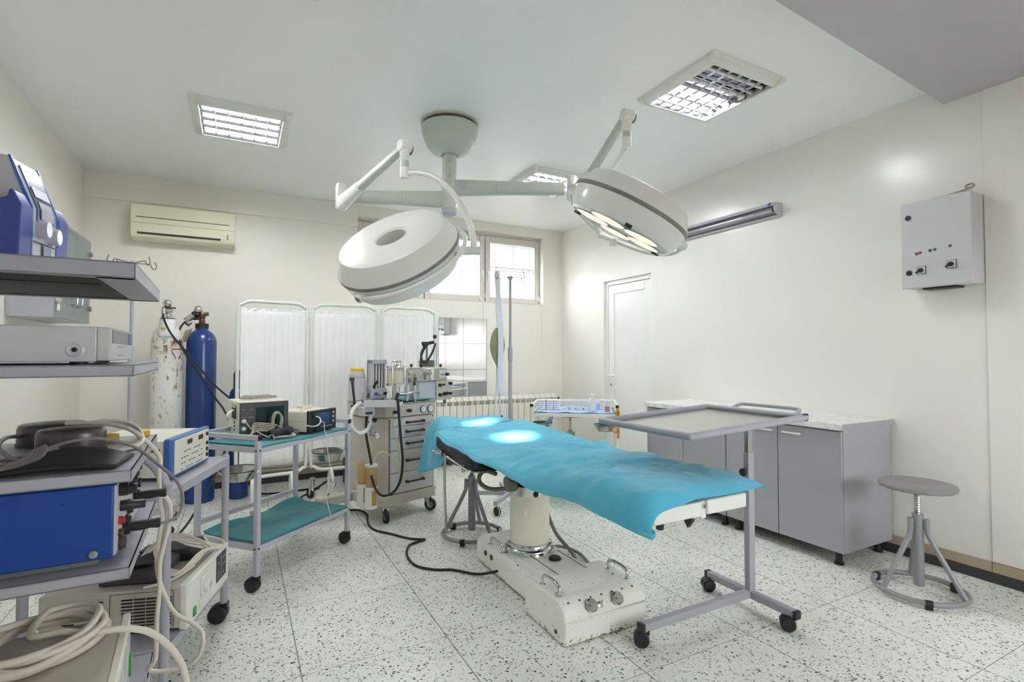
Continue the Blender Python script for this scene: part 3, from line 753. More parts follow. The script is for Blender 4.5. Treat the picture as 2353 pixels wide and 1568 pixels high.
# ---------------------------------------------------------------- drapes
RX = [  # y, hem x, hem z, fold x, fold z, z.3, z.6, z.9, end x, end z
    (3.44, 1.20, .738, 1.245, .748, .762, .778, .79, 1.90, .795),
    (3.10, 1.20, .712, 1.245, .732, .748, .765, .782, 1.915, .785),
    (2.85, 1.195, .697, 1.245, .718, .738, .755, .768, 1.95, .76),
    (2.55, 1.19, .696, 1.255, .724, .738, .752, .762, 1.95, .75),
    (2.25, 1.188, .686, 1.26, .745, .768, .776, .778, 1.86, .768),
    (1.95, 1.186, .688, 1.262, .770, .792, .797, .797, 1.84, .79),
    (1.65, 1.186, .704, 1.267, .793, .803, .804, .802, 1.83, .792),
    (1.45, 1.192, .700, 1.272, .800, .802, .802, .798, 1.83, .785),
    (1.37, 1.202, .690, 1.276, .793, .794, .794, .790, 1.838, .772),
    (1.325, 1.212, .684, 1.282, .764, .772, .776, .778, 1.845, .757)]
def drape_pt(s, v):
    y = 3.44 + (1.325 - 3.44) * v
    hx, hz, fx, fz, z3, z6, z9, ex, ez = interp(RX, y)
    xs = [hx, hx + .012, fx, fx + .25 * (ex - fx), fx + .6 * (ex - fx), fx + .92 * (ex - fx), ex]
    zs = [hz, hz + (fz - hz) * .5, fz, z3, z6, z9, ez]
    u = s * 6
    x = cat1(list(range(7)), xs, u); z = cat1(list(range(7)), zs, u)
    # soft folds: crosswise ridges between seat and leg section, diagonal ones towards the foot, fine crumple
    w = noise.noise(V((x * 2.2 + y * 1.2, y * 3.2 - x * .8, 1.7))) * .014
    q = noise.noise(V((x * 1.6 - y * 1.1, y * 5.5 + x * 3.2, 4.2)))
    w += (1 - abs(q) * 2.6) * .009 * (.4 + .6 * noise.noise(V((x * 2, y * 2, 9))) + .4)
    q = noise.noise(V((x * 3 + y * 5, y * 6 - x * 5, 14.2)))
    w += max(0, 1 - abs(q) * 6) * .006
    w += noise.noise(V((x * 22, y * 24, 8.2))) * .0014
    # ironed-in fold lines of the folded sheet
    for f0 in (1.47, 1.68): w += math.exp(-((x - f0) / .006) ** 2) * .003
    for f0 in (1.6, 2.1, 2.65, 3.15): w += math.exp(-((y - f0) / .007) ** 2) * .0028
    ridge = math.exp(-((y - 2.33 - (x - 1.5) * .22) / .05) ** 2) * .016 - math.exp(-((y - 2.45 - (x - 1.5) * .3) / .06) ** 2) * .014
    ridge += math.exp(-((y - 2.02 + (x - 1.5) * .5) / .045) ** 2) * .012 * max(0, min(1, (1.62 - x) / .2))
    ridge += math.exp(-((y - 1.72 - (x - 1.4) * .7) / .04) ** 2) * .01 * max(0, min(1, (1.7 - x) / .3))
    up = max(0.0, min(1.0, (u - 1) / 1.2))
    z += (w + .004) * (.35 + .65 * up) + ridge * up
    if u < 2:   # hanging side waves in and out
        k = 1 - u / 2
        x += k * (sin(y * 11 + 1) * .012 + noise.noise(V((y * 5, 0, 3))) * .014)
    e = max(0, (v - .93) / .07)
    y += e * sin(x * 14) * .005 - e * max(0, 1 - u / 1.6) * .02
    x += -.0
    return (x, y, z)
mb = MB(); mb.grid(drape_pt, 96, 150)
# rolled corner at the foot
mb.tube([(1.205, 1.36, .70), (1.207, 1.325, .697), (1.222, 1.312, .694), (1.236, 1.318, .70), (1.234, 1.334, .704), (1.222, 1.337, .703)], .006, 8, 5)
o = build('drape', mb, 'drape', angle=180); tag(o, 'large teal drape spread over the operating table', 'drape')
d = o.modifiers.new('thick', 'SOLIDIFY'); d.thickness = .0022; d.offset = 1
HK = [  # v: hem(x,y,z), left fold, mid, right fold, right hem
    ((1.265, 3.30, .60), (1.30, 3.47, .752), (1.56, 3.475, .772), (1.84, 3.47, .80), (1.89, 3.48, .775)),
    ((1.225, 3.48, .50), (1.31, 3.58, .772), (1.58, 3.60, .785), (1.85, 3.60, .80), (1.90, 3.60, .75)),
    ((1.21, 3.70, .43), (1.325, 3.74, .782), (1.60, 3.76, .79), (1.865, 3.78, .795), (1.91, 3.78, .74)),
    ((1.22, 3.80, .42), (1.34, 3.86, .778), (1.62, 3.88, .786), (1.88, 3.92, .788), (1.92, 3.92, .74)),
    ((1.25, 3.88, .51), (1.36, 3.95, .755), (1.64, 3.97, .76), (1.90, 3.99, .765), (1.93, 3.99, .73))]
def head_pt(s, v):
    us = [0, 1, 2, 3, 4]
    rows = []
    for r in HK:
        rows.append([cat1(us, [r[k][c] for k in range(5)], s * 4) for c in range(3)])
    p = [cat1(us, [r[c] for r in rows], v * 4) for c in range(3)]
    k = max(0, 1 - s * 4)
    p[0] += k * (sin(p[1] * 26) * .016 + noise.noise(V((p[1] * 9, p[2] * 5, 0))) * .02)
    p[2] += (1 - k) * (noise.noise(V((p[0] * 7, p[1] * 7, 5))) * .009)
    return tuple(p)
mb = MB(); mb.grid(head_pt, 60, 40)
o = build('drape', mb, 'drape', angle=180); tag(o, 'smaller teal drape over the head rest with its corner hanging down', 'drape')
d = o.modifiers.new('thick', 'SOLIDIFY'); d.thickness = .0022; d.offset = 1

# corrugated hose looped under the back pad
mb = MB(); P = spline([(1.375, 2.80, .612 - .03), (1.339, 2.877, .59), (1.308, 2.895, .558), (1.314, 2.893, .513), (1.351, 2.841, .487), (1.411, 2.786, .492), (1.45, 2.708, .523), (1.49, 2.65, .55)], 14)
mb.tube(P, lambda t: .013 + .0018 * sin(t * 2 * pi * 62), 10, 1)
tag(build('corrugated_hose', mb, 'hosegrey', angle=180), 'grey corrugated hose looped beneath the black table pad', 'hose')

# ================================================================ ceiling mounted surgical light
PX, PY = 1.31, 3.425
sl = thing('surgical_light', 'twin-dome surgical light hanging from the ceiling on two jointed arms', 'surgical light', (PX, PY, H))
def spart(name, mb, mat, parent=None, **kw):
    if parent is None: return build(name, mb, mat, sl, loc=(-PX, -PY, -H), **kw)
    return build(name, mb, mat, parent, **kw)
mb = MB(); mb.lathe([(.205, H - .001), (.205, H - .012), (.19, H - .014)], 48, (PX, PY, 0)); spart('ceiling_plate', mb, 'lamp_grey')
mb = MB(); mb.lathe([(.19, H - .014), (.185, H - .034), (.19, H - .034)], 48, (PX, PY, 0)); spart('shadow_ring', mb, 'bronze')
mb = MB(); mb.lathe([(.18, H - .033), (.2, H - .036), (.199, H - .06), (.194, H - .09), (.189, H - .096), (.182, H - .128), (.175, H - .135), (.158, H - .178), (.125, H - .214), (.09, H - .229), (.062, H - .234), (.06, H - .225)], 48, (PX, PY, 0)); spart('canopy', mb, 'lamp_grey', angle=25)
mb = MB(); mb.lathe([(.052, H - .2), (.052, 2.525)], 32, (PX, PY, 0)); cm = spart('column', mb, 'lamp_grey')
mb = MB(); 
for z in (2.66, 2.56): mb.lathe([(.008, 0), (.008, .003), (0, .004)], 10, (PX - .02, PY - .049, z), (-.4, -.9, 0))
build('screw', mb, 'steel', cm)
mb = MB(); mb.lathe([(.05, 2.525), (.056, 2.522), (.056, 2.45), (.054, 2.447), (.056, 2.444), (.056, 2.33), (.05, 2.327)], 32, (PX, PY, 0)); spart('swivel', mb, 'lamp_grey')
mb = MB(); mb.lathe([(.051, 2.328), (.053, 2.322), (.053, 2.3), (.046, 2.29), (0, 2.288)], 32, (PX, PY, 0)); spart('end_cap', mb, 'cartgrey')
def oval_arm(a, b, w, h, w2=None, h2=None, n=20):
    """arm with an oval section, w across and h tall"""
    a, b = V(a), V(b); d = (b - a).normalized(); sd = d.cross(V((0, 0, 1))).normalized(); up = sd.cross(d)
    m = MB(); vs = []
    for p, ww, hh in ((a, w, h), (b, w2 or w, h2 or h)):
        for i in range(n):
            t = 2 * pi * i / n; c, s_ = cos(t), sin(t)
            f = lambda q: math.copysign(abs(q) ** .6, q)
            vs.append(p + sd * (f(c) * ww / 2) + up * (f(s_) * hh / 2))
    m._add(vs, [tuple(range(n - 1, -1, -1)), tuple(range(n, 2 * n))] + [(i, (i + 1) % n, n + (i + 1) % n, n + i) for i in range(n)])
    return m
def main_arm(end, z, lab):
    a = V((PX, PY, z)); e = V((end[0], end[1], z)); d = (e - a).normalized()
    m = oval_arm(a + d * .04, a + d * .33, .085, .115, .075, .1); ar = spart('arm', m, 'lamp_grey')
    m = oval_arm(a + d * .332, e - d * .06, .073, .098, .068, .088); build('arm_cover', m, 'lamp_grey', ar)
    m = oval_arm(a + d * .328, a + d * .334, .07, .094); build('joint_gap', m, 'band', ar)
    if lab == 'r':
        pv = a + d * .1; nv = V((d.y, -d.x, 0)); m = MB(); m.box(pv + nv * .0425, (.055, .002, .055), rz=math.atan2(d.y, d.x)); build('type_plate', m, 'cartgrey', ar)
    return e, d
# left arm, spring arm and dome
e, d = main_arm((.618, 3.701), 2.40, 'l')
mb = MB(); mb.lathe([(.034, 2.31), (.04, 2.32), (.04, 2.47), (.032, 2.485), (0, 2.486)], 28, (e.x, e.y, 0)); spart('elbow', mb, 'lamp_white')
m = oval_arm((.612, 3.68, 2.34), (.69, 3.42, 2.40), .065, .105, .055, .07); spa = spart('spring_arm', m, 'lamp_white', bevel=.004)
m = oval_arm((.69, 3.42, 2.40), (.832, 2.945, 2.508), .05, .058, .042, .046); build('spring_cover', m, 'lamp_grey', spa)
mb = MB(); mb.lathe([(0, -.036), (.03, -.036), (.036, -.03), (.036, .03), (.03, .036), (0, .036)], 24, (.838, 2.917, 2.512), (.96, .28, 0)); mb.m = 1; mb.lathe([(.03, .036), (.03, .042), (0, .042)], 24, (.838, 2.917, 2.5), (.96, .28, 0)); build('knuckle', mb, ['lamp_white', 'band'], spa)
mb = MB(); mb.lathe([(.03, 2.50), (.028, 2.43), (.0245, 2.425)], 24, (.838, 2.917, 0)); mb.m = 1; mb.lathe([(.0245, 2.43), (.0245, 2.385)], 24, (.838, 2.917, 0)); mb.m = 0; mb.lathe([(.0265, 2.385), (.0265, 2.325), (.02, 2.322), (0, 2.322)], 24, (.838, 2.917, 0)); spart('drop_tube', mb, ['lamp_white', 'lamp_grey'])
mb = MB(); mb.tube([(.835, 2.922, 2.35), (.912, 2.859, 2.348), (.991, 2.785, 2.303), (1.069, 2.712, 2.199), (1.12, 2.655, 2.068), (1.14, 2.614, 1.951), (1.141, 2.605, 1.877)], lambda t: .0165 + .004 * max(0, t - .6), 16, 8); spart('yoke', mb, 'lamp_white')

def dome(c, N, a, label, lenses, ring, clips):
    """round lamp head: c at the band, N out of its back, a in-plane reference axis"""
    c, N, a = V(c), V(N).normalized(), V(a); a = (a - N * a.dot(N)).normalized(); w = N.cross(a)
    R = .335
    Rm = Matrix((a, w, N)).transposed().to_4x4(); Rm.translation = c
    mb = MB(); mb.T = Rm
    mb.lathe([(0, .0), (.076, .0), (.082, .088), (.092, .098), (.1, .099), (.27, .098), (.287, .092), (.334, .008), (.336, .004)], 64)
    hd = spart('lamp_head', mb, 'lamp_white', angle=24); hd['label'] = label
    mb = MB(); mb.T = Rm; mb.lathe([(.33, .006), (.339, .003), (.339, -.014), (.33, -.017)], 64); build('rim_band', mb, 'band', hd)
    mb = MB(); mb.T = Rm; mb.lathe([(.332, -.015), (.335, -.02), (.318, -.09), (.298, -.125), (.288, -.13), (.284, -.122), (.0, -.118)], 64); build('lower_shell', mb, 'lamp_white', hd, angle=24)
    mb = MB(); mb.T = Rm; mb.lathe([(.284, -.124), (0, -.121)], 48); build('face', mb, 'lamp_grey', hd)
    for k in range(lenses):
        t = 2 * pi * (k + .35) / lenses
        mb = MB(); mb.T = Rm @ Matrix.Translation((.17 * cos(t), .17 * sin(t), -.1255))
        mb.lathe([(.1, .0), (.1, -.003), (.093, -.0035)], 32); mb.m = 1; mb.lathe([(.093, -.0036), (0, -.006)], 32); build('lens', mb, ['chrome', 'lens'], hd)
    for t in clips:
        mb = MB(); mb.T = Rm @ Matrix.Rotation(t, 4, 'Z'); mb.bb((.278, -.018, -.137), (.31, .018, -.118)); build('clip', mb, 'black', hd, bevel=.003)
    # half ring handle hinged at two opposite rim points
    t0, t1, drop, stand = ring
    pts = []
    for i in range(25):
        t = radians(t0 + (t1 - t0) * i / 24); s_ = sin(pi * i / 24)
        pts.append(Rm @ V(((R + .012 + stand * s_) * cos(t), (R + .012 + stand * s_) * sin(t), -.045 - drop * s_)))
    mb = MB(); mb.tube(pts, .0115, 12, 2); rg = build('ring', mb, 'lamp_white', hd)
    for t in (t0, t1):
        t = radians(t); p = Rm @ V((.32 * cos(t), .32 * sin(t), -.045)); q = Rm @ V((.362 * cos(t), .362 * sin(t), -.045))
        mb = MB(); mb.cyl(p, q, .03, .022, n=20); mb.m = 1; mb.cyl(q, q + (q - p).normalized() * .003, .011, n=16); build('pivot', mb, ['lamp_white', 'band'], rg)
    mb = MB(); gp = pts[12]; return hd, Rm, pts
# first dome: back turned to the camera
A1 = V((.966, -.2577, 0)) * .9 + V((-.0471, -.1765, .983)) * .436
h1, R1, p1 = dome((.742, 2.70, 1.846), (-.529, -.431, .730), A1, 'lamp dome with its back to the viewer', 6, (-141, 39, -.012, .022), ())
mb = MB(); J = V((1.141, 2.605, 1.874)); q = V((1.03, 2.64, 1.868)); dj = (J - q).normalized(); mb.cyl(q - dj * .02, q + dj * .012, .026, n=20); mb.cyl(q + dj * .012, J + dj * .035, .0235, n=20); mb.tube([q, (q + p1[13]) / 2 + V((0, 0, -.01)), p1[13]], .0135, 10, 3); spart('axle', mb, 'lamp_white')
# right arm, spring arm and dome
e, d = main_arm((2.095, 3.035), 2.485, 'r')
mb = MB(); mb.lathe([(.034, 2.40), (.04, 2.41), (.04, 2.56), (.032, 2.575), (0, 2.576)], 28, (e.x, e.y, 0)); spart('elbow', mb, 'lamp_white')
m = oval_arm((2.092, 3.01, 2.44), (2.07, 2.77, 2.52), .065, .1, .055, .07); spb = spart('spring_arm', m, 'lamp_white', bevel=.004)
m = oval_arm((2.07, 2.77, 2.52), (1.984, 2.33, 2.69), .05, .058, .042, .046); build('spring_cover', m, 'lamp_grey', spb)
mb = MB(); mb.lathe([(0, -.036), (.03, -.036), (.036, -.03), (.036, .03), (.03, .036), (0, .036)], 24, (1.981, 2.305, 2.692), (.96, -.16, 0)); mb.m = 1; mb.lathe([(.03, .036), (.03, .042), (0, .042)], 24, (1.981, 2.305, 2.682), (.96, -.16, 0)); build('knuckle', mb, ['lamp_white', 'band'], spb)
mb = MB(); mb.lathe([(.03, 2.68), (.028, 2.6), (.0245, 2.595)], 24, (1.979, 2.31, 0)); mb.m = 1; mb.lathe([(.0245, 2.6), (.0245, 2.56)], 24, (1.979, 2.31, 0)); mb.m = 0; mb.lathe([(.0265, 2.56), (.0265, 2.5), (.02, 2.497), (0, 2.497)], 24, (1.979, 2.31, 0)); spart('drop_tube', mb, ['lamp_white', 'lamp_grey'])
mb = MB(); mb.tube([(1.979, 2.312, 2.515), (1.98, 2.37, 2.466), (1.978, 2.45, 2.41), (1.972, 2.53, 2.31), (1.966, 2.57, 2.18), (1.963, 2.565, 2.062)], .017, 14, 8); spart('yoke', mb, 'lamp_white')
a_ = radians(30); R_, U_, D_ = V((.755, -.656, 0)), V((-.1725, -.1986, .965)), V((.633, .728, .263))
N2 = D_ * .17 + (R_ * sin(a_) + U_ * cos(a_)) * .985; A2 = R_ * cos(a_) - U_ * sin(a_)
h2, R2, p2 = dome((1.906, 2.193, 2.10), N2, A2, 'lamp dome showing its warm lit lenses', 5, (0, 180, .10, .03), (.6, 2.7, 4.8))
mb = MB(); J = V((1.963, 2.565, 2.045)); q = p2[12]; dj = V((-.1, -.1, -.06)).normalized(); mb.cyl(q + (J - q) * .0 - dj * .03, q + dj * .075, .024, n=20); mb.tube([q, (q + J) / 2, J], .017, 10, 2); spart('axle', mb, 'lamp_white')
# the bulbs' light out of the two domes
def beam(name, frm, to, power, ang, col):
    L = bpy.data.lights.new(name, 'SPOT'); L.energy = power; L.spot_size = radians(ang); L.spot_blend = 1; L.shadow_soft_size = .05; L.color = col
    o = bpy.data.objects.new(name, L); COL.objects.link(o); o.location = frm
    o.rotation_euler = (V(to) - V(frm)).to_track_quat('-Z', 'Y').to_euler()
beam('dome_bulb', R1 @ V((0, .0, -.15)), (1.62, 3.56, .78), 720, 10, (.86, 1, .93))
beam('dome_bulb', R2 @ V((-.05, .0, -.15)), (1.60, 2.98, .76), 720, 12, (.9, 1, .95))

# ================================================================ stools
def stool(loc, rz, label, zs, tilt=0):
    t = thing('stool', label, 'stool', loc, rz, 'round screw stools')
    mb = MB(); n = 40; mb.lathe([(0, zs - .035), (.15, zs - .035), (.172, zs - .026), (.178, zs - .014), (.172, zs - .003), (.14, zs + .003), (0, zs + .006)], n)
    for i in range(n):   # gathered vinyl edge
        k = 2 * n + i; x, y, z = mb.v[k]; mb.v[k] = (x, y, z - (.004 if i % 2 else 0))
    build('seat', mb, 'stoolseat', t, angle=60)
    mb = MB(); mb.lathe([(.045, zs - .036), (.045, zs - .046), (.02, zs - .05)], 20); mb.lathe([(.0165 if k % 2 else .0145, .36 + (zs - .41) * k / 30) for k in range(31)], 16); build('screw', mb, 'steel', t, angle=20)
    mb = MB(); mb.box((.03, -.04, zs - .046), (.05, .012, .016)); build('label_plate', mb, 'black', t)
    mb = MB(); mb.lathe([(.026, .045), (.026, .43), (.018, .432)], 24); build('column', mb, 'stoolgrey', t)
    mb = MB(); mb.tube([(.205 * cos(2 * pi * i / 24), .205 * sin(2 * pi * i / 24), .03) for i in range(24)], .014, 12, 3, True); rg = build('foot_ring', mb, 'stoolgrey', t)
    for k in range(3):
        a = 2 * pi * k / 3 + .5
        c_, s_ = cos(a), sin(a)
        mb = MB(); mb.tube([(.042 * c_, .042 * s_, .41), (.043 * c_, .043 * s_, .345), (.055 * c_, .055 * s_, .31), (.09 * c_, .09 * s_, .24), (.205 * c_, .205 * s_, .03)], .0135, 12, 4); build('leg', mb, 'stoolgrey', t)
        mb = MB()
        for z in (.39, .355): mb.cyl((.02 * c_, .02 * s_, z), (.04 * c_, .04 * s_, z), .006, n=8)
        build('weld', mb, 'stoolgrey', t)
        b = a + 1.05
        mb = MB(); mb.cyl((.205 * cos(b) + .016 * sin(b), .205 * sin(b) - .016 * cos(b), .03), (.205 * cos(b) - .016 * sin(b), .205 * sin(b) + .016 * cos(b), .03), .0175, n=14); mb.box((.205 * cos(b), .205 * sin(b), .012), (.03, .03, .02), rz=b); build('rubber_foot', mb, 'black', rg)
    return t
s1 = stool((3.29, 1.475, 0), 2.2, 'grey round stool standing by the right wall next to the cabinet', .6)
s2 = stool((1.49, 3.43, 0), .35, 'grey screw stool under the head end of the operating table', .56)
s3 = stool((3.40, 4.98, 0), .8, 'screw stool mostly hidden behind the white instrument trolley', .62)

# ================================================================ overbed instrument table
t = thing('instrument_stand', 'grey cantilever instrument table on a T-shaped wheeled foot', 'instrument table', (2.32, 1.785, 0))
mb = MB(); mb.bb((-.022, -.016, .075), (.022, .016, .80)); po = build('post', mb, 'greymetal', t, bevel=.003)
mb = MB(); mb.bb((-.017, -.012, .78), (.017, .012, .985)); build('inner_post', mb, 'steel', po, bevel=.002)
mb = MB(); mb.lathe([(.008, 0), (.008, .012), (.02, .014), (.023, .02), (.02, .03), (0, .031)], 8, (-.022, 0, .70), (-1, 0, 0)); build('clamp_knob', mb, 'black', po, bevel=.003)
mb = MB(); mb.bb((-.72, -.018, .068), (-.02, .018, .104)); fb = build('foot_bar', mb, 'greymetal', t, bevel=.003)
mb = MB(); mb.bb((-.735, -.019, .067), (-.715, .019, .105)); build('end_plug', mb, 'black', fb, bevel=.003)
mb = MB(); mb.bb((-.018, -.245, .064), (.018, .27, .1)); cb = build('cross_bar', mb, 'greymetal', t, bevel=.003)
for y in (-.252, .265):
    mb = MB(); mb.bb((-.019, y - .006, .063), (.019, y + .013, .101)); build('end_plug', mb, 'black', cb, bevel=.003)
caster(t, -.70, 0, .074, .034, .052, 2.5, True, stem='black'); caster(t, 0, -.225, .072, .034, .052, 2.3, True, stem='black'); caster(t, 0, .245, .072, .034, .052, 2.6, True, stem='black')
def tp(x, y, dz=0): return (x, y, 1.008 + (x) * .047 + dz)   # the tray droops towards its free end
mb = MB()
cs = [(-.735, -.30), (.0, -.30), (.0, .265), (-.735, .265)]
for (xa, ya), (xb, yb) in zip(cs, cs[1:] + cs[:1]):
    mb.tube([tp(xa, ya), tp(xb, yb)], .0155, 12, 1)
for x, y in cs: mb.sphere(tp(x, y), .0155, 12)
tr = build('tray_frame', mb, 'greymetal', t)
mb = MB(); mb._add([tp(-.725, -.29, -.006), tp(-.01, -.29, -.006), tp(-.01, .255, -.006), tp(-.725, .255, -.006), tp(-.725, -.29, -.01), tp(-.01, -.29, -.01), tp(-.01, .255, -.01), tp(-.725, .255, -.01)], [(0, 1, 2, 3), (7, 6, 5, 4), (0, 4, 5, 1), (1, 5, 6, 2), (2, 6, 7, 3), (3, 7, 4, 0)]); build('tray', mb, 'steel', tr)
mb = MB(); mb.bb((-.02, -.31, .992), (.016, -.298, 1.026)); build('end_plug', mb, 'black', tr, bevel=.003)
mb = MB(); mb.tube([(.005, -.235, 1.008), (.05, -.238, 1.022), (.075, -.225, 1.032), (.082, -.19, 1.035), (.082, .06, 1.035), (.075, .1, 1.032), (.05, .115, 1.022), (.005, .112, 1.008)], .009, 10, 5); build('handle', mb, 'greymetal', tr)
mb = MB(); mb.bb((-.2, -.02, .952), (.01, .02, .966)); 
for i in range(4, 8): pass
mb.v = [(x, y, z + x * .047 + .02) for x, y, z in mb.v]; build('tray_bearer', mb, 'greymetal', tr)
# ================================================================ folding screen
scr = thing('folding_screen', 'three-panel white fabric folding screen on white tube frames', 'screen', (0, 4.8, 0))
pan = [((-.01, 4.80), (.537, 4.90)), ((.572, 4.90), (1.145, 4.86)), ((1.185, 4.86), (1.735, 4.93))]
for k, (a, b) in enumerate(pan):
    a, b = V((a[0], a[1] - 4.8, 0)), V((b[0], b[1] - 4.8, 0)); d = (b - a).normalized(); L = (b - a).length
    z0, z1 = .275, 1.745; r = .1
    P = lambda s, z: a + d * s + V((0, 0, z))
    pts = [P(0, z0 + r), P(0, (z0 + z1) / 2), P(0, z1 - r), P(r * .3, z1 - r * .3), P(r, z1), P(L / 2, z1), P(L - r, z1), P(L - r * .3, z1 - r * .3), P(L, z1 - r), P(L, (z0 + z1) / 2), P(L, z0 + r), P(L - r * .3, z0 + r * .3), P(L - r, z0), P(L / 2, z0), P(r, z0), P(r * .3, z0 + r * .3)]
    mb = MB(); mb.tube(pts, .0145, 12, 4, True); fr = build('panel_frame', mb, 'screen_white', scr)
    mb = MB()
    mb.cyl(P(.0, z1 - .07), P(L, z1 - .07), .003, n=6); mb.cyl(P(0, .37), P(L, .37), .003, n=6); build('curtain_wire', mb, 'screen_white', fr)
    sd = V((-d.y, d.x, 0))
    def cf(s, v):
        z = z1 - .062 + (.36 - z1 + .062) * v
        amp = .0022 + .0035 * (4 * v * (1 - v)) * (.6 + .8 * noise.noise(V((s * 3, k, 0))))
        ph = s * 60 + noise.noise(V((s * 4, k * 3.1, v * .6))) * 5
        gather = (sin(s * 230) * .004) * (math.exp(-v * 30) + math.exp(-(1 - v) * 30))
        return P(.022 + (L - .044) * s, z + (.006 * sin(s * 40) if v in (0, 1) else 0)) + sd * (amp * sin(ph) + gather)
    mb = MB(); mb.grid(cf, 110, 26); cu = build('curtain', mb, 'curtain', fr, angle=180, solid=.0015)
    # foot: forked tube with a small caster
    if k < 2:
        for sx in (.22, .78) if k == 0 else (.3,):
            m_ = MB(); base = P(L * sx, z0); m_.tube([base, base + V((0, -.05, -.02)) , base + V((.0, -.11, -.08)), base + V((0, -.12, -.24))], .0135, 10, 4); ft = build('foot', m_, 'screen_white', scr)
            m_ = MB(); m_.tube([base, base + V((0, .06, -.03)), base + V((0, .11, -.09)), base + V((0, .12, -.2))], .0135, 10, 4); ft2 = build('foot', m_, 'screen_white', scr)
            m_ = MB(); m_.lathe([(.016, .0), (.016, .03), (.012, .036)], 12, base + V((0, -.12, -.275))); build('glide', m_, 'steel', ft)
    else:
        m_ = MB(); base = P(L * .9, z0); m_.tube([base, base + V((0, -.05, -.02)), base + V((.01, -.11, -.08)), base + V((.02, -.12, -.235))], .0135, 10, 4); ft = build('foot', m_, 'screen_white', scr)
        m_ = MB(); m_.lathe([(.016, .0), (.02, .03), (.012, .04)], 12, base + V((.02, -.12, -.275))); build('glide', m_, 'offwhite', ft)
for k in (0, 1):
    m_ = MB(); x = pan[k][1][0] + .018; y = pan[k][1][1] - 4.8
    for z in (1.62, .98, .46): m_.cyl((x, y - .012, z), (x, y - .012, z + .05), .009, n=10); m_.box((x, y - .008, z + .012), (.036, .006, .018)); m_.box((x, y - .008, z + .038), (.036, .006, .018))
    build('hinge', m_, 'screen_white', scr)
for x, y, an in ((.60, .18, 2.2), (.93, .02, 1.0), (.75, -.03, 2.6)): caster(scr, x, y, .19, .042, .022, an)
mb = MB(); mb.cyl((1.735, .13, 1.46), (1.735, .13, 1.495), .0185, n=14); build('band', mb, 'black', scr)

# ================================================================ gas cylinders
def bottle(loc, r, zsh, zneck, mat, label, rust=False):
    t = thing('gas_cylinder', label, 'gas cylinder', loc, 0, 'tall gas cylinders by the back wall')
    h = zneck - zsh
    prof = [(r - .012, 0), (r, .012), (r, .14), (r + .003, .142), (r + .003, .15), (r, .152), (r, zsh)] + [(r * cos(a) + .036 * sin(a) * .0 + 0, zsh + h * .82 * sin(a)) for a in [i * .14 for i in range(1, 9)]] + [(.052, zneck - .06), (.05, zneck - .02), (.048, zneck)]
    mb = MB(); mb.lathe(prof, 40); build('body', mb, mat, t, angle=30)
    return t
t = bottle((-.545, 5.33, 0), .121, 1.40, 1.605, 'rusty', 'tall white gas cylinder streaked with rust')
mb = MB(); mb.lathe([(.056, 1.6), (.056, 1.613), (.03, 1.616)], 24); mb.m = 0; v_ = build('collar', mb, 'bronze', t)
mb = MB(); mb.lathe([(.04, 1.61), (.042, 1.63), (.03, 1.64), (.03, 1.66), (.04, 1.675), (.036, 1.69), (.02, 1.695)], 18); mb.cyl((-.03, -.03, 1.615), (-.03, -.03, 1.70), .018, n=14); rg = build('regulator', mb, 'chrome', t)
mb = MB(); mb.box((.008, 0, 1.704), (.095, .05, .014)); build('yoke', mb, 'bronze', rg, bevel=.004)
mb = MB(); mb.sphere((-.006, 0, 1.742), .036, 20); build('gauge', mb, 'chrome', rg)
mb = MB(); mb.grid(lambda s, v: (-.055 + .115 * s, -(.062 + .052 * v + .01 * sin(s * pi)), 1.605 - .155 * v), 6, 8); tg = build('paper_tag', mb, 'paper', t, solid=.001, angle=180)
mb = MB()
for i in range(5): mb.bb((-.035, -.073 - .003 * i, 1.575 - i * .012), (.05, -.071 - .003 * i, 1.578 - i * .012))
build('tag_print', mb, 'markw', tg)
mb = MB(); mb.bb((-.04, -.112, 1.515), (-.005, -.098, 1.527)); build('tag_mark', mb, 'yellow', tg)
# red rhombus mark painted round the shoulder
mb = MB()
def onr(a, z, r=.1222): return (r * sin(a), -r * cos(a), z)
def stroke(a0, z0, a1, z1, w=.008):
    n = 6
    for i in range(n):
        p = [(a0 + (a1 - a0) * k / n, z0 + (z1 - z0) * k / n) for k in (i, i + 1)]
        mb._add([onr(p[0][0], p[0][1] - w), onr(p[1][0], p[1][1] - w), onr(p[1][0], p[1][1] + w), onr(p[0][0], p[0][1] + w)], [(0, 1, 2, 3)])
for a0, z0, a1, z1, w in ((.35, 1.365, .55, 1.44, .012), (.35, 1.33, .62, 1.262, .009), (.35, 1.345, 1.0, 1.345, .004), (.98, 1.43, 1.12, 1.35, .01), (.8, 1.262, .98, 1.29, .01), (.66, 1.42, .68, 1.46, .012), (.8, 1.40, .82, 1.46, .01)): stroke(a0, z0, a1, z1, w)
build('painted_mark', mb, 'red', t)
t = bottle((-.295, 5.38, 0), .118, 1.40, 1.56, 'blue', 'tall blue gas cylinder with a brass valve')
mb = MB(); mb.lathe([(.053, 1.535), (.053, 1.575), (.03, 1.58)], 24); build('collar', mb, 'rubber', t)
mb = MB(); mb.lathe([(.022, 1.575), (.026, 1.60), (.02, 1.615), (.03, 1.64), (.03, 1.66), (.024, 1.675), (.0, 1.68)], 16); mb.cyl((-.01, 0, 1.66), (.05, 0, 1.665), .016, n=12); mb.cyl((0, 0, 1.625), (-.07, 0, 1.62), .014, n=12); build('valve', mb, 'bronze', t)
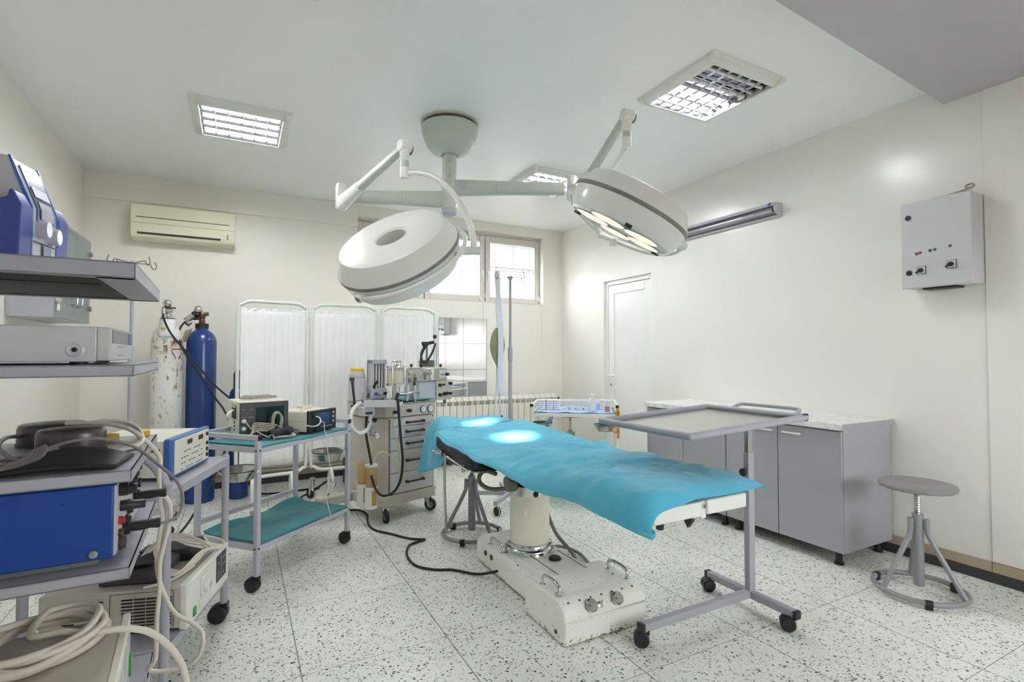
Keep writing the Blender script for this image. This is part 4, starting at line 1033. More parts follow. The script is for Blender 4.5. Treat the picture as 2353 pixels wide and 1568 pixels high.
mb = MB(); mb.cyl((-.06, -.02, 1.65), (-.125, -.02, 1.595), .026, n=16); mb.cyl((-.085, -.03, 1.59), (-.105, -.03, 1.57), .02, n=14); mb.m = 1; mb.cyl((-.04, -.02, 1.668), (-.065, -.02, 1.646), .03, n=16); mb.cyl((-.1, -.03, 1.575), (-.115, -.03, 1.558), .019, n=14); build('regulator', mb, ['chrome', 'black'], t)
mb = MB(); mb.sphere((-.03, -.02, 1.70), .036, 20); build('gauge', mb, 'chrome', t)
mb = MB(); mb.grid(lambda s, v: (-.07 - .05 * s - .03 * v, -.05 - .03 * s, 1.53 - .11 * v - .02 * s), 4, 6); build('paper_tag', mb, 'tan', t, solid=.001)
t = bottle((.01, 5.35, 0), .082, .93, 1.03, 'blue', 'small blue gas cylinder peeping out behind the folding screen')
mb = MB(); mb.lathe([(.05, .98), (.052, 1.12), (.04, 1.15), (0, 1.155)], 20); build('valve_guard', mb, 'dark', t)
t = bottle((1.045, 5.43, 0), .1, 1.1, 1.25, 'blue', 'blue gas cylinder with white label standing behind the drawer cart')
mb = MB(); mb.grid(lambda s, v: ((.101) * sin(-1.2 + 1.5 * s), -.101 * cos(-1.2 + 1.5 * s), .55 - .2 * v), 10, 2); build('paper_label', mb, 'paper', t, solid=.0005)
mb = MB(); mb.tube([(-.575, 5.29, 1.645), (-.56, 5.18, 1.60), (-.50, 5.14, 1.47), (-.36, 5.12, 1.28), (-.205, 5.08, 1.07), (-.06, 5.03, .925), (.05, 5.0, .86), (.12, 5.0, .6), (.1, 5.05, .2), (.2, 5.3, .02), (.7, 5.3, .012)], .0085, 8, 7); tag(build('gas_hose', mb, 'rubber'), 'black hose drooping from the rusty white cylinder past the blue one', 'hose')
mb = MB(); mb.tube([(-.422, 5.36, 1.59), (-.455, 5.33, 1.53), (-.46, 5.27, 1.44), (-.40, 5.20, 1.30), (-.30, 5.17, 1.14), (-.19, 5.12, .95), (-.1, 5.0, .82), (-.06, 4.8, .7), (-.12, 4.6, .45), (-.3, 4.4, .1), (-.42, 4.1, .012), (-.38, 3.4, .012)], .0085, 8, 7); tag(build('gas_hose', mb, 'rubber'), 'black hose curving down from the regulator of the tall blue cylinder', 'hose')

# ================================================================ infusion stands
def iv_stand(loc, rz, label):
    t = thing('infusion_stand', label, 'infusion stand', loc, rz, 'grey infusion stands')
    mb = MB(); mb.cyl((0, 0, .12), (0, 0, 1.30), .0165, n=18); po = build('pole', mb, 'greymetal', t)
    mb = MB(); mb.cyl((0, 0, 1.28), (0, 0, 1.965), .012, n=16); build('inner_pole', mb, 'greymetal', po)
    mb = MB(); mb.lathe([(.0165, 1.245), (.021, 1.248), (.021, 1.36), (.014, 1.364)], 20); build('collar', mb, 'greymetal', po)
    mb = MB(); mb.lathe([(.014, 1.955), (.02, 1.96), (.02, 1.985), (.012, 1.992)], 16); hk = build('hook_head', mb, 'greymetal', t)
    for k in range(4):
        a = k * pi / 2 + .25; c_, s_ = cos(a), sin(a)
        mb = MB(); mb.tube([(.015 * c_, .015 * s_, 1.975), (.12 * c_, .12 * s_, 1.985), (.138 * c_, .138 * s_, 1.97), (.152 * c_, .152 * s_, 1.952), (.17 * c_, .17 * s_, 1.955), (.178 * c_, .178 * s_, 1.975), (.165 * c_, .165 * s_, 2.01)], .0038, 7, 5); build('hook', mb, 'hosegrey', hk)
    mb = MB(); mb.lathe([(.03, .075), (.032, .12), (.022, .17), (.0165, .18)], 18); hub = build('hub', mb, 'greymetal', t)
    for k in range(5):
        a = 2 * pi * k / 5 + radians(221); c_, s_ = cos(a), sin(a)
        m_ = MB(); m_.box((.175 * c_, .175 * s_, .095), (.33, .032, .032), rz=a); build('leg', m_, 'greymetal', t, bevel=.004)
        caster(t, .32 * c_, .32 * s_, .085, .033, .03, a + 1, True)
    return t
iv_stand((2.10, 4.0, 0), 0, 'grey infusion stand beyond the operating table, hung with strip and bag')
iv_stand((-.70, 4.66, 0), .5, 'grey infusion stand half hidden behind the equipment rack')
t = thing('breathing_bag', 'khaki breathing bag hanging from the infusion stand with two clear hoses', 'breathing bag', (1.985, 4.02, 0))
mb = MB(); mb.lathe([(0.004, 1.535), (.02, 1.53), (.048, 1.49), (.066, 1.43), (.071, 1.38), (.066, 1.33), (.048, 1.275), (.022, 1.225), (.009, 1.20), (.008, 1.17)], 28); mb.v = [(x, y * .45, z) for x, y, z in mb.v]; build('bag', mb, 'tan', t)
mb = MB(); mb.tube([(0, 0, 1.53), (-.02, .0, 1.75), (-.025, 0, 1.96)], .002, 6, 3); build('loop', mb, 'steel', t)
for sx in (-1, 1):
    mb = MB(); P = spline([(sx * .004, 0, 1.18), (sx * .01, -.01, 1.05), (-.035 if sx < 0 else .02, -.02, .8), (-.047 if sx < 0 else .028, -.02, .765)], 30); mb.tube(P, lambda q: .0095 + .0016 * sin(q * 2 * pi * 48), 9, 1); hs = build('hose', mb, 'hosewhite', t, angle=180)
    x = -.047 if sx < 0 else .028
    mb = MB(); mb.cyl((x, -.02, .775), (x + .006 * sx, -.02, .715), .0125, .014, n=14); build('cuff', mb, 'trimblue', hs)
mb = MB(); mb.grid(lambda s, v: (1.958 + .036 * (s - .5) * (1 + .25 * v) + .03 * v * v + .03 * v + .02 * sin(v * 5) * v, 3.965 + .012 * cos(s * pi) + .006 * sin(v * 9), 2.02 - 1.07 * v), 4, 30)
tag(build('plastic_strip', mb, 'bubble', angle=180, solid=.0008), 'long white plastic strip hanging in front of the khaki bag', 'strip')

# ================================================================ white instrument trolley
tr = thing('instrument_trolley', 'white tube-framed instrument trolley with a glass shelf near the door', 'trolley', (2.295, 3.96, 0), radians(-36.8))
W_, D_ = .74, .54
for x, y in ((0, 0), (W_, 0), (W_, D_), (0, D_)):
    mb = MB(); mb.bb((x - .0125, y - .0125, .1), (x + .0125, y + .0125, .862)); build('leg', mb, 'white', tr, bevel=.003); caster(tr, x, y, .1, .036, .024, .6)
mb = MB()
for z in (.783, .25): mb.bb((.0, -.011, z - .03), (W_, .011, z)); mb.bb((.0, D_ - .011, z - .03), (W_, D_ + .011, z)); mb.bb((-.011, 0, z - .03), (.011, D_, z)); mb.bb((W_ - .011, 0, z - .03), (W_ + .011, D_, z))
fr = build('frame', mb, 'white', tr, bevel=.002)
mb = MB(); mb.bb((-.011, 0, .84), (.011, D_, .862)); mb.bb((W_ - .011, 0, .84), (W_ + .011, D_, .862)); mb.bb((0, D_ - .011, .84), (W_, D_ + .011, .862)); gr = build('guard_rail', mb, 'white', tr, bevel=.003)
for x in (0, W_): mb = MB(); mb.bb((x - .0135, -.016, .838), (x + .0135, -.011, .864)); build('end_plug', mb, 'black', gr)
for z in (.783, .25): mb = MB(); mb.bb((.012, .0, z), (W_ - .012, D_ - .012, z + .006)); build('shelf_glass', mb, 'shelfglass', tr)
TW = Matrix.Translation(tr.location) @ rotz(radians(-36.8))
def tl(x, y, z=0): return tuple(TW @ V((x, y, z)))
RZ = radians(-36.8)
mb = MB(); mb.grid(lambda s, v: (.03 + .68 * s, .012 + .48 * v, .002 + .0025 * noise.noise(V((s * 9, v * 7, 0))) + (.004 * sin(s * 20) if v < .05 else 0)), 40, 24); o = build('cloth', mb, 'bluecloth', loc=tl(0, 0, .79), rz=RZ, angle=180, solid=.002); tag(o, 'pale blue sheet covering the glass shelf of the white trolley', 'cloth')
for k, (x, col) in enumerate(((.075, 'paper'), (.145, 'paper'), (.21, 'paper'))):
    t = thing('dressing_box', ['white dressing box at the left end of the row on the white trolley', 'white dressing box in the middle of the row of three on the white trolley', 'white dressing box next to the clear tray on the white trolley'][k], 'box', tl(x, .2, .797), RZ + .05 * (k - 1), 'dressing boxes on the white trolley')
    mb = MB(); mb.bb((-.03, -.02, 0), (.03, .05, .088)); build('carton', mb, 'paper', t, bevel=.001)
    mb = MB()
    for q in range(4): mb.bb((-.024, -.021, .07 - q * .018), (.02 - q * .006, -.0195, .073 - q * .018))
    build('print', mb, 'frameblue', t)
t = thing('storage_tray', 'clear plastic tray holding syringes on the white trolley', 'tray', tl(.37, .25, .797), RZ)
mb = MB(); mb.bb((-.115, -.07, 0), (.115, .09, .004)); mb.bb((-.115, -.073, 0), (.115, -.07, .05)); mb.bb((-.115, .087, 0), (.115, .09, .07)); mb.bb((-.118, -.07, 0), (-.115, .09, .06)); mb.bb((.115, -.07, 0), (.118, .09, .06)); build('tub', mb, 'clear', t)
for k in range(5):
    s_ = thing('syringe', 'packed syringe lying in the clear tray on the white trolley', 'syringe', tl(.28 + .042 * k, .24, .80), RZ + .3 * ((k % 3) - 1), 'syringes in the clear tray')
    mb = MB(); mb.cyl((0, -.05, .012), (0, .03, .012), .008, n=10); mb.cyl((0, .03, .012), (0, .055, .012), .003, n=8); build('barrel', mb, 'hosewhite', s_)
    mb = MB(); mb.cyl((0, -.075, .012), (0, -.05, .012), .006, n=10); build('plunger', mb, 'red' if k in (1, 2, 4) else 'paper', s_)
t = thing('dispenser_bottle', 'white squeeze bottle with a thin spout on the white trolley', 'bottle', tl(.525, .13, .797))
mb = MB(); mb.lathe([(.034, 0), (.036, .004), (.036, .075), (.032, .095), (.02, .115), (.016, .12), (.016, .128)], 28); build('body', mb, 'hosewhite', t)
mb = MB(); mb.lathe([(.018, .127), (.018, .146), (.008, .15), (.005, .152), (.0035, .2)], 18); build('spout', mb, 'pvc', t)
t = thing('tape_roll', 'roll of brown plaster tape on the white trolley', 'tape', tl(.66, .085, .797), RZ)
mb = MB(); mb.lathe([(.022, 0), (.022, .045), (.013, .045), (.013, 0)], 24, close=True); build('roll', mb, 'brown', t)
t = thing('plastic_jar', 'clear plastic jar lying behind the brown tape roll on the white trolley', 'jar', tl(.63, .3, .797), RZ)
mb = MB(); mb.lathe([(.04, 0), (.042, .06), (.042, .065)], 24); build('cup', mb, 'clear', t); mb = MB(); mb.lathe([(.044, .064), (.044, .072), (0, .073)], 24); build('lid', mb, 'clear', t)
mb = MB(); mb.box((0, 0, .03), (.05, .035, .06)); o = build('small_box', mb, 'bluecloth', loc=tl(.575, .27, .797), rz=RZ, bevel=.002); tag(o, 'small pale blue box standing behind the squeeze bottle', 'box')
mb = MB(); mb.tube([(.74, -.02, .84), (.755, -.025, .80), (.745, -.02, .77), (.73, -.022, .80), (.748, -.018, .83)], .008, 8, 4); mb.tube([(.735, -.018, .69), (.70, -.03, .66), (.72, -.035, .63), (.75, -.02, .66), (.748, -.018, .58)], .008, 8, 4); mb.tube([(.75, -.018, .83), (.752, -.019, .58)], .006, 8, 1)
o = build('strap', mb, 'orange', loc=tl(0, 0, 0), rz=RZ); tag(o, 'orange rubber strap tied to the right corner leg of the white trolley', 'strap')
def bowl(loc, r, label, z, m='steel', arm=None):
    t = thing('bowl', label, 'bowl', loc, 0, 'stainless steel bowls')
    mb = MB(); h = r * .6
    mb.lathe([(0, -h), (r * .55, -h), (r * .68, -h * .93), (r * .82, -h * .45), (r * .9, -.006), (r, 0), (r * 1.0, .002), (r * .9, -.003), (r * .8, -h * .45), (r * .66, -h * .9), (0, -h + .004)], 36); build('dish', mb, m, t)
    return t
b1 = bowl((2.46, 4.06, .68), .098, 'steel bowl holding a blue cloth on the left of the white trolley', 0)
b2 = bowl((2.865, 3.66, .68), .098, 'steel bowl hanging beneath the tray end of the white trolley', 0)
for b, leg in ((b1, (0, 0)), (b2, (W_, 0))):
    p = b.location; q = V(tl(leg[0], leg[1], .67)); mb = MB(); mb.tube([(V((q.x, q.y, .673)) - p), (V((q.x, q.y, .673)) - p).normalized() * .1 + V((0, 0, -.008))], .005, 8, 1)
    mb.tube([(.093 * cos(2 * pi * i / 16), .093 * sin(2 * pi * i / 16), -.012) for i in range(16)], .003, 6, 2, True); build('bracket', mb, 'chrome', b)
mb = MB(); mb.grid(lambda s, v: (-.07 + .1 * s + .08 * v, -.05 + .07 * s - .02 * v, -.045 + .03 * sin(s * 5) * (1 - v) + .10 * v * v + .008 * sin(s * 8)), 14, 14); o = build('cloth', mb, 'bluecloth', loc=(2.48, 4.05, .69), angle=180, solid=.002); tag(o, 'crumpled blue cloth sticking out of a steel bowl', 'cloth')

# ================================================================ two-tier cart with teal cloths
CA, CR = V((.10, 3.18, 0)), radians(42)
ct = thing('two_tier_cart', 'grey square-tube two-tier cart lined with teal cloths', 'cart', CA, CR)
CM = Matrix.Translation(CA) @ rotz(CR)
def cl(x, y, z=0): return tuple(CM @ V((x, y, z)))
cw, cd = .77, .45
for x, y in ((0, 0), (cw, 0), (cw, cd), (0, cd)):
    mb = MB(); mb.bb((x - .0135, y - .0135, .085), (x + .0135, y + .0135, .852 if True else 0)); lg = build('leg', mb, 'cartgrey', ct, bevel=.002)
    mb = MB()
    for z in (.77, .235): mb.lathe([(.005, 0), (.005, .004), (0, .005)], 10, (x, y - .0135, z), (0, -1, 0)); mb.lathe([(.005, 0), (.005, .004), (0, .005)], 10, (x - .0135, y, z), (-1, 0, 0))
    build('bolt', mb, 'black', lg)
    caster(ct, x, y, .09, .04, .034, 2.55 - CR if x == 0 else 2.2 - CR, True, hub='band', stem='black')
mb = MB()
for z in (.784, .25):
    mb = MB(); mb.bb((0, -.0115, z - .028), (cw, .0115, z)); mb.bb((0, cd - .0115, z - .028 + (.09 if z < .5 else 0)), (cw, cd + .0115, z + (.09 if z < .5 else 0))); mb.bb((-.0115, 0, z - .028), (.0115, cd, z)); mb.bb((cw - .0115, 0, z - .028), (cw + .0115, cd, z)); build('upper_frame' if z > .5 else 'lower_frame', mb, 'cartgrey', ct, bevel=.002)
mb = MB()
for x in (0, cw): mb.bb((x - .0125, 0, .826), (x + .0125, cd, .852))
mb.bb((0, cd - .0125, .826), (cw, cd + .0125, .852)); gr = build('guard_rail', mb, 'cartgrey', ct, bevel=.002)
for x in (0, cw): mb = MB(); mb.bb((x - .0135, -.0175, .825), (x + .0135, -.0125, .853)); build('end_plug', mb, 'black', gr)
for z in (.785, .251): mb = MB(); mb.bb((.012, .0, z - .009), (cw - .012, cd - .012, z)); build('shelf', mb, 'cartgrey', ct)
mb = MB(); mb.grid(lambda s, v: (.014 + (cw - .03) * s, -.012 + (cd - .01) * v, .0035 + .003 * noise.noise(V((s * 6, v * 5, 2))) + (.0 if v > .03 else -.006 + .006 * sin(s * 9))), 50, 26); o = build('cloth', mb, 'teal', loc=cl(0, 0, .788), rz=CR, angle=180, solid=.006); tag(o, 'teal cloth lining the upper shelf under the two monitors', 'cloth')
def lowcloth(s, v):
    z = .004 + .004 * noise.noise(V((s * 4, v * 4, 7))) + .012 * max(0, v - .86) / .14 * (1 + sin(s * 9)) + .02 * max(0, v - .8) * max(0, s - .7) * 8
    z += .0035 * math.exp(-((s - .33) / .012) ** 2) + .003 * math.exp(-((v - .5) / .02) ** 2)
    return (.016 + (cw - .03) * s, -.014 + (cd - .015) * v, z)
mb = MB(); mb.grid(lowcloth, 60, 34); o = build('cloth', mb, 'teal', loc=cl(0, 0, .256), rz=CR, angle=180, solid=.008); tag(o, 'folded teal cloth lying on the lower shelf of the two-tier cart', 'cloth')
b3 = bowl(cl(-.02, .115, .668), .108, 'steel bowl clamped to the front leg of the two-tier cart', 0, 'bronze2' if False else 'steel')
b4 = bowl(cl(.628, .05, .66), .108, 'steel bowl clamped to the leg nearest the drawer cart', 0)
for b, leg in ((b3, (0, 0)), (b4, (cw, 0))):
    q = V(cl(leg[0], leg[1], .655)) - b.location; mb = MB(); mb.tube([q, q * .9 + V((0, 0, .002)), q.normalized() * .112 + V((0, 0, -.006))], .0055, 8, 2); mb.sphere(q * 1.0 + V((0, -.012, 0)), .011, 10); mb.tube([(.1 * cos(2 * pi * i / 16), .1 * sin(2 * pi * i / 16), -.012) for i in range(16)], .003, 6, 2, True); build('bracket', mb, 'chrome', b)
# patient monitor with paper printer
t = thing('patient_monitor', 'off-white patient monitor with a dark green screen and paper recorder', 'monitor', (.004, 3.454, .798), radians(13))
mb = MB(); mb.bb((0, .004, .006), (.285, .27, .222)); build('case', mb, 'offwhite', t, bevel=.01, seg=3)
mb = MB(); mb.bb((.004, -.004, .012), (.281, .006, .214)); fp = build('front_panel', mb, 'dark', t, bevel=.003)
mb = MB(); mb.bb((.092, -.0055, .05), (.255, -.003, .185)); build('screen', mb, 'crt', fp, bevel=.002)
mb = MB(); mb.bb((.022, -.0055, .135), (.07, -.0035, .165)); build('keypad', mb, 'mark', fp)
mb = MB()
for x, z in ((.016, .172), (.028, .172), (.058, .172), (.07, .172), (.016, .125), (.028, .125), (.055, .125), (.07, .125)): mb.bb((x, -.0052, z), (x + .006, -.0035, z + .004))
build('print', mb, 'markw', fp)
for x, z in ((.026, .105), (.026, .06)): mb = MB(); mb.lathe([(.013, 0), (.013, .008), (.008, .014), (0, .015)], 16, (x, -.004, z), (0, -1, 0)); build('socket', mb, 'offwhite', fp)
mb = MB(); mb.bb((.054, -.0055, .095), (.062, -.0035, .12)); build('switch', mb, 'bronze', fp)
mb = MB(); mb.bb((-.004, .06, .115), (.004, .155, .195)); pr_ = build('recorder', mb, 'black', t, bevel=.002)
mb = MB(); mb.bb((-.006, .065, .182), (.0, .15, .192)); build('recorder_lid', mb, 'offwhite', pr_)
mb = MB(); mb.grid(lambda s, v: (-.004 - .035 * sin(v * pi * .9), .07 + .06 * s + .02 * (1 - v), .168 - .065 * v), 4, 10); build('paper', mb, 'paper', pr_, solid=.0006)
mb = MB()
for z in (.09, .07, .05): mb.lathe([(.006, 0), (.006, .004), (0, .005)], 10, (.0, .1, z), (-1, 0, 0))
build('side_button', mb, 'mark', t)
mb = MB(); mb.bb((.02, .02, 0), (.26, .25, .007)); build('foot_rail', mb, 'black', t)
random.seed(3)
def loops(n, rx, ry, h, jit=.2, turns=1):
    pts = []
    for i in range(n * 12):
        a = 2 * pi * i / 12; k = 1 + random.uniform(-jit, jit)
        pts.append((rx * k * cos(a), ry * k * sin(a), h * (.2 + .8 * random.random()) + .004))
    return pts
mb = MB()
for q in range(3): mb.tube(loops(3, .085 - q * .008, .035, .018, .12), .0042, 7, 3)
mb.bb((.085, -.012, .004), (.118, .012, .018)); o = build('cable_bundle', mb, 'cablegrey', loc=(.10, 3.60, 1.021), rz=radians(14)); tag(o, 'coiled grey leads lying on top of the patient monitor', 'cable')
# pulse oximeter monitor
t = thing('vitals_monitor', 'small cream monitor with a black face and blue display', 'monitor', (.391, 3.475, .798), radians(42))
mb = MB(); mb.bb((0, .012, .01), (.255, .26, .142)); build('case', mb, 'offwhite', t, bevel=.008, seg=3)
mb = MB(); mb.bb((-.001, .02, .075), (.0, .25, .0765)); mb.bb((0, .02, .075), (.002, .25, .0765)); build('case_seam', mb, 'band', t)
mb = MB(); mb.bb((-.002, -.006, .008), (.257, .014, .145)); fp = build('front_panel', mb, 'black', t, bevel=.006, seg=3)
mb = MB(); mb.bb((.085, -.0085, .045), (.19, -.0055, .122)); build('display', mb, 'lcd', fp, bevel=.002)
mb = MB(); mb.bb((.05, -.02, .012), (.095, -.004, .05)); mb.lathe([(.016, 0), (.016, .014), (0, .016)], 16, (.045, -.006, .112), (0, -1, 0)); build('socket', mb, 'vinyl', fp, bevel=.002)
mb = MB()
for z in (.118, .09, .06): mb.lathe([(.007, 0), (.007, .004), (0, .005)], 12, (.225, -.006, z), (0, -1, 0))
for x in (.1, .12, .14, .16, .18, .2): mb.bb((x, -.0075, .032), (x + .012, -.0055, .037))
build('button', mb, 'markw', fp)
mb = MB(); mb.bb((.02, .02, 0), (.235, .24, .01)); build('foot_rail', mb, 'rubber', t)
mb = MB(); mb.tube(loops(4, .055, .04, .02, .15), .004, 7, 3); mb.tube([(.05, 0, .012), (-.05, -.05, .006), (-.1, -.09, .005)], .004, 7, 4); o = build('cable_bundle', mb, 'cable', loc=(.385, 3.66, .941), rz=.6); tag(o, 'coil of cream cord resting on the small black-faced monitor', 'cable')
mb = MB(); mb.tube([(.43, 3.495, .908), (.455, 3.47, .90), (.462, 3.455, .875), (.44, 3.44, .855), (.41, 3.445, .85), (.38, 3.47, .855)], .004, 8, 5); tag(build('sensor_lead', mb, 'cable'), 'short cream lead looped across the black face of the small monitor', 'cable')
mb = MB(); mb.tube([(.46, 3.51, .872), (.487, 3.49, .865), (.488, 3.475, .82), (.50, 3.44, .77), (.50, 3.42, .70), (.515, 3.42, .58), (.512, 3.43, .48), (.50, 3.445, .40), (.515, 3.44, .32), (.522, 3.43, .285), (.52, 3.45, .27)], .0022, 6, 6); tag(build('sensor_lead', mb, 'hosewhite'), 'thin white lead hanging from the small monitor past the lower shelf', 'cable')
# tangled grey leads and dark cuff in front of the monitors
mb = MB()
for q in range(5):
    mb.tube([(.0 + .012 * q, -.01 + .006 * q, .02 + .004 * q), (.06, .0 + .01 * q, .05 + .01 * q), (.12 + .01 * q, -.02, .045 + .008 * q), (.17, .01 - .004 * q, .07), (.215 + .004 * q, -.03, .035), (.24, -.07 - .006 * q, .012), (.19 - .02 * q, -.075, .012), (.1, -.07 + .008 * q, .012)], .0045, 7, 6)
mb.tube([(.15, -.01, .05), (.145, -.005, .10), (.16, 0, .145), (.185, .0, .15), (.2, -.005, .115), (.19, -.015, .06), (.21, -.04, .02)], .0048, 7, 6)
mb.tube([(.158, -.015, .05), (.153, -.01, .10), (.168, -.005, .14), (.19, -.005, .142), (.206, -.01, .11), (.2, -.02, .05), (.22, -.05, .015)], .0048, 7, 6)
mb.tube([(.03, .0, .06), (.02, .02, .08), (.01, .04, .105)], .004, 7, 4)
mb.tube([(.05, -.01, .05), (.09, -.06, .02), (.11, -.085, .03), (.12, -.095, -.0)], .0045, 7, 5)
o = build('cable_bundle', mb, 'cablegrey', loc=(.045, 3.375, .80), rz=radians(22)); tag(o, 'tangle of grey leads in front of the patient monitor', 'cable')
t = thing('pressure_cuff', 'rolled dark navy pressure cuff lying among the grey leads', 'cuff', cl(.21, .075, .80), radians(30))
mb = MB(); mb.lathe([(.022, 0), (.026, .002), (.026, .098), (.022, .1), (.015, .1), (.013, .05), (.015, 0)], 20, (-.05, 0, .027), (1, .15, .08), True); build('roll', mb, 'navy', t)
mb = MB(); mb.sphere((.085, .012, .032), .034, 14, (1, .8, .95)); build('bulb', mb, 'navy', t)
mb = MB()
for q in range(4): mb.tube(loops(2, .05, .035, .03, .35), .0025, 6, 3)
o = build('cable_bundle', mb, 'taupe', loc=cl(.355, .10, .797), rz=.7); tag(o, 'thin tangled electrode wires between the two monitors', 'cable')
random.seed(5); wires = o
for q in range(6):
    mb = MB(); mb.box((0, 0, 0), (.018, .007, .007), rz=random.random() * 3); build('clip', mb, 'yellow' if q % 3 else 'green', wires, loc=(random.uniform(-.05, .05), random.uniform(-.03, .03), .02 + .01 * random.random()))
# ================================================================ anaesthesia drawer cart
AO, AR = V((.958, 3.99, 0)), radians(19)
an = thing('anaesthesia_machine', 'grey anaesthesia machine cart with five drawers and two dials', 'anaesthesia machine', AO, AR)
AM = Matrix.Translation(AO) @ rotz(AR)
def al(x, y, z=0): return tuple(AM @ V((x, y, z)))
AMI = AM.inverted()
def aw(x, y, z): return tuple(AMI @ V((x, y, z)))      # room point to cart coordinates
mb = MB(); mb.prism([(.07, 0), (.53, 0), (.53, .45), (.0, .45), (.0, .12)], .20, .80, 'xy'); build('cabinet', mb, 'beige', an, bevel=.008, seg=3)
mb = MB(); mb.prism([(.06, -.012), (.54, -.012), (.54, .46), (-.01, .46), (-.01, .11)], .805, .908, 'xy'); hd = build('upper_box', mb, 'beige', an, bevel=.008, seg=3)
mb = MB(); mb.prism([(.055, -.018), (.545, -.018), (.545, .465), (-.015, .465), (-.015, .105)], .908, .918, 'xy'); build('top_tray', mb, 'steel', an, bevel=.004)
mb = MB(); mb.prism([(.06, -.012), (.54, -.012), (.54, .46), (-.02, .46), (-.02, .1)], .118, .2, 'xy'); mb.bb((-.30, .34, .118), (0, .43, .185)); build('base', mb, 'beige', an, bevel=.008, seg=3)
zs = [.787, .73, .639, .542, .367, .206]
for k in range(5):
    mb = MB(); mb.bb((.095, -.012, zs[k + 1] + .0025), (.51, .004, zs[k] - .0025)); dr = build('drawer', mb, 'panelgrey', an, bevel=.003)
    zc = (zs[k] + zs[k + 1]) / 2 - (.0 if k < 3 else .0); x0, x1 = .245, .40
    mb = MB(); mb.tube([(x0, -.012, zc), (x0, -.034, zc), (x1, -.034, zc), (x1, -.012, zc)], .0075, 10, 1)
    for x in (x0, x1): mb.cyl((x, -.012, zc), (x, -.04, zc), .011, n=12)
    build('handle', mb, 'black', dr)
mb = MB(); mb.bb((.088, -.008, .198), (.094, .003, .792)); mb.bb((.511, -.008, .198), (.517, .003, .792)); build('drawer_surround', mb, 'band', an)
for x in (.405, .478):
    mb = MB(); mb.lathe([(.029, 0), (.031, .004), (.029, .012), (.025, .012)], 28, (x, -.012, .852), (0, -1, 0)); mb.m = 1; mb.lathe([(.0255, .0122), (0, .0124)], 28, (x, -.012, .852), (0, -1, 0)); mb.m = 0
    mb.box((x - .004, -.0248, .855), (.003, .001, .026), R=Matrix.Rotation(.6, 3, 'Y'))
    for q in range(7): a = radians(-40 + q * 43); mb.box((x + .02 * cos(a), -.0248, .852 + .02 * sin(a)), (.004, .001, .0016), R=Matrix.Rotation(-a, 3, 'Y'))
    build('pressure_dial', mb, ['mark', 'paper'], an)
mb = MB(); mb.cyl((.25, -.012, .853), (.25, -.035, .853), .007); mb.cyl((.25, -.035, .853), (.25, -.06, .853), .014); mb.cyl((.13, -.012, .848), (.13, -.05, .848), .012); build('knob', mb, 'black', an)
for x, y, a in ((.07, .02, -1.9), (.49, .03, -1.2), (-.26, .385, 2.6), (.48, .41, .5)): caster(an, x, y, .12, .05, .03, a, tyre='rubber', hub='steel')
mb = MB()
for x0, x1, y in ((.05, .17, .2), (.385, .525, .12)): mb.tube([(x0, y, .918), (x0 + .008, y, .955), (x1 - .008, y, .955), (x1, y, .918)], .0075, 8, 1)
build('top_handle', mb, 'black', an, bevel=.002)
# flow meter block
fm = thing  # (alias kept out of the scene)
mb = MB(); x0, y0 = aw(1.0, 4.10, 0)[0] - .075, aw(1.0, 4.10, 0)[1] + .03
mb.bb((x0, y0, .93), (x0 + .145, y0 + .07, .94)); mb.bb((x0, y0, .94), (x0 + .02, y0 + .06, 1.255)); mb.bb((x0 + .13, y0 + .02, .94), (x0 + .145, y0 + .06, 1.255)); mb.bb((x0, y0, 1.225), (x0 + .145, y0 + .06, 1.26)); mb.bb((x0, y0 + .04, .94), (x0 + .145, y0 + .06, 1.25)); mb.bb((x0, y0 - .004, .95), (x0 + .145, y0 + .05, 1.03))
fl = build('flow_meter', mb, 'cartgrey', an, bevel=.003)
mb = MB()
for q in range(4): mb.cyl((x0 + .036 + q * .026, y0 + .025, 1.03), (x0 + .036 + q * .026, y0 + .025, 1.225), .007, n=12)
build('flow_tube', mb, 'hosewhite', fl)
mb = MB(); mb.bb((x0 + .02, y0 + .036, 1.03), (x0 + .13, y0 + .039, 1.225)); build('scale_plate', mb, 'band', fl)
for q, m in ((0, 'frameblue'), (1, 'panelgrey'), (2, 'black')): mb = MB(); mb.lathe([(.012, 0), (.013, .02), (.01, .026), (0, .026)], 14, (x0 + .04 + q * .04, y0 - .004, .99), (0, -1, 0)); build('knob', mb, m, fl)
# absorber canister on its valve stand
cx_, cy_ = aw(1.105, 4.05, 0)[:2]
mb = MB(); mb.lathe([(.07, 1.07), (.07, 1.2), (.066, 1.2), (.066, 1.07)], 32, (cx_, cy_, 0), close=True); ab = build('absorber', mb, 'clear', an)
mb = MB(); mb.lathe([(0, 1.072), (.063, 1.072), (.063, 1.18), (.05, 1.19), (0, 1.188)], 28, (cx_, cy_, 0)); build('soda_lime', mb, 'soda', ab)
mb = MB(); mb.lathe([(.078, 1.2), (.078, 1.21), (.03, 1.214), (0, 1.214)], 32, (cx_, cy_, 0)); mb.lathe([(.076, 1.055), (.076, 1.07), (0, 1.07)], 32, (cx_, cy_, 0))
for q in range(4):
    a = q * pi / 2 + .6; mb.cyl((cx_ + .072 * cos(a), cy_ + .072 * sin(a), 1.05), (cx_ + .072 * cos(a), cy_ + .072 * sin(a), 1.235), .006, n=8)
for q in (-.03, .01): mb.lathe([(.02, 1.214), (.022, 1.24), (.016, 1.255), (0, 1.256)], 16, (cx_ + q, cy_ - .02, 0))
mb.cyl((cx_, cy_, .93), (cx_, cy_, 1.06), .03, n=18); mb.cyl((cx_ - .01, cy_ - .03, .925), (cx_ - .01, cy_ - .03, 1.02), .02, n=14)
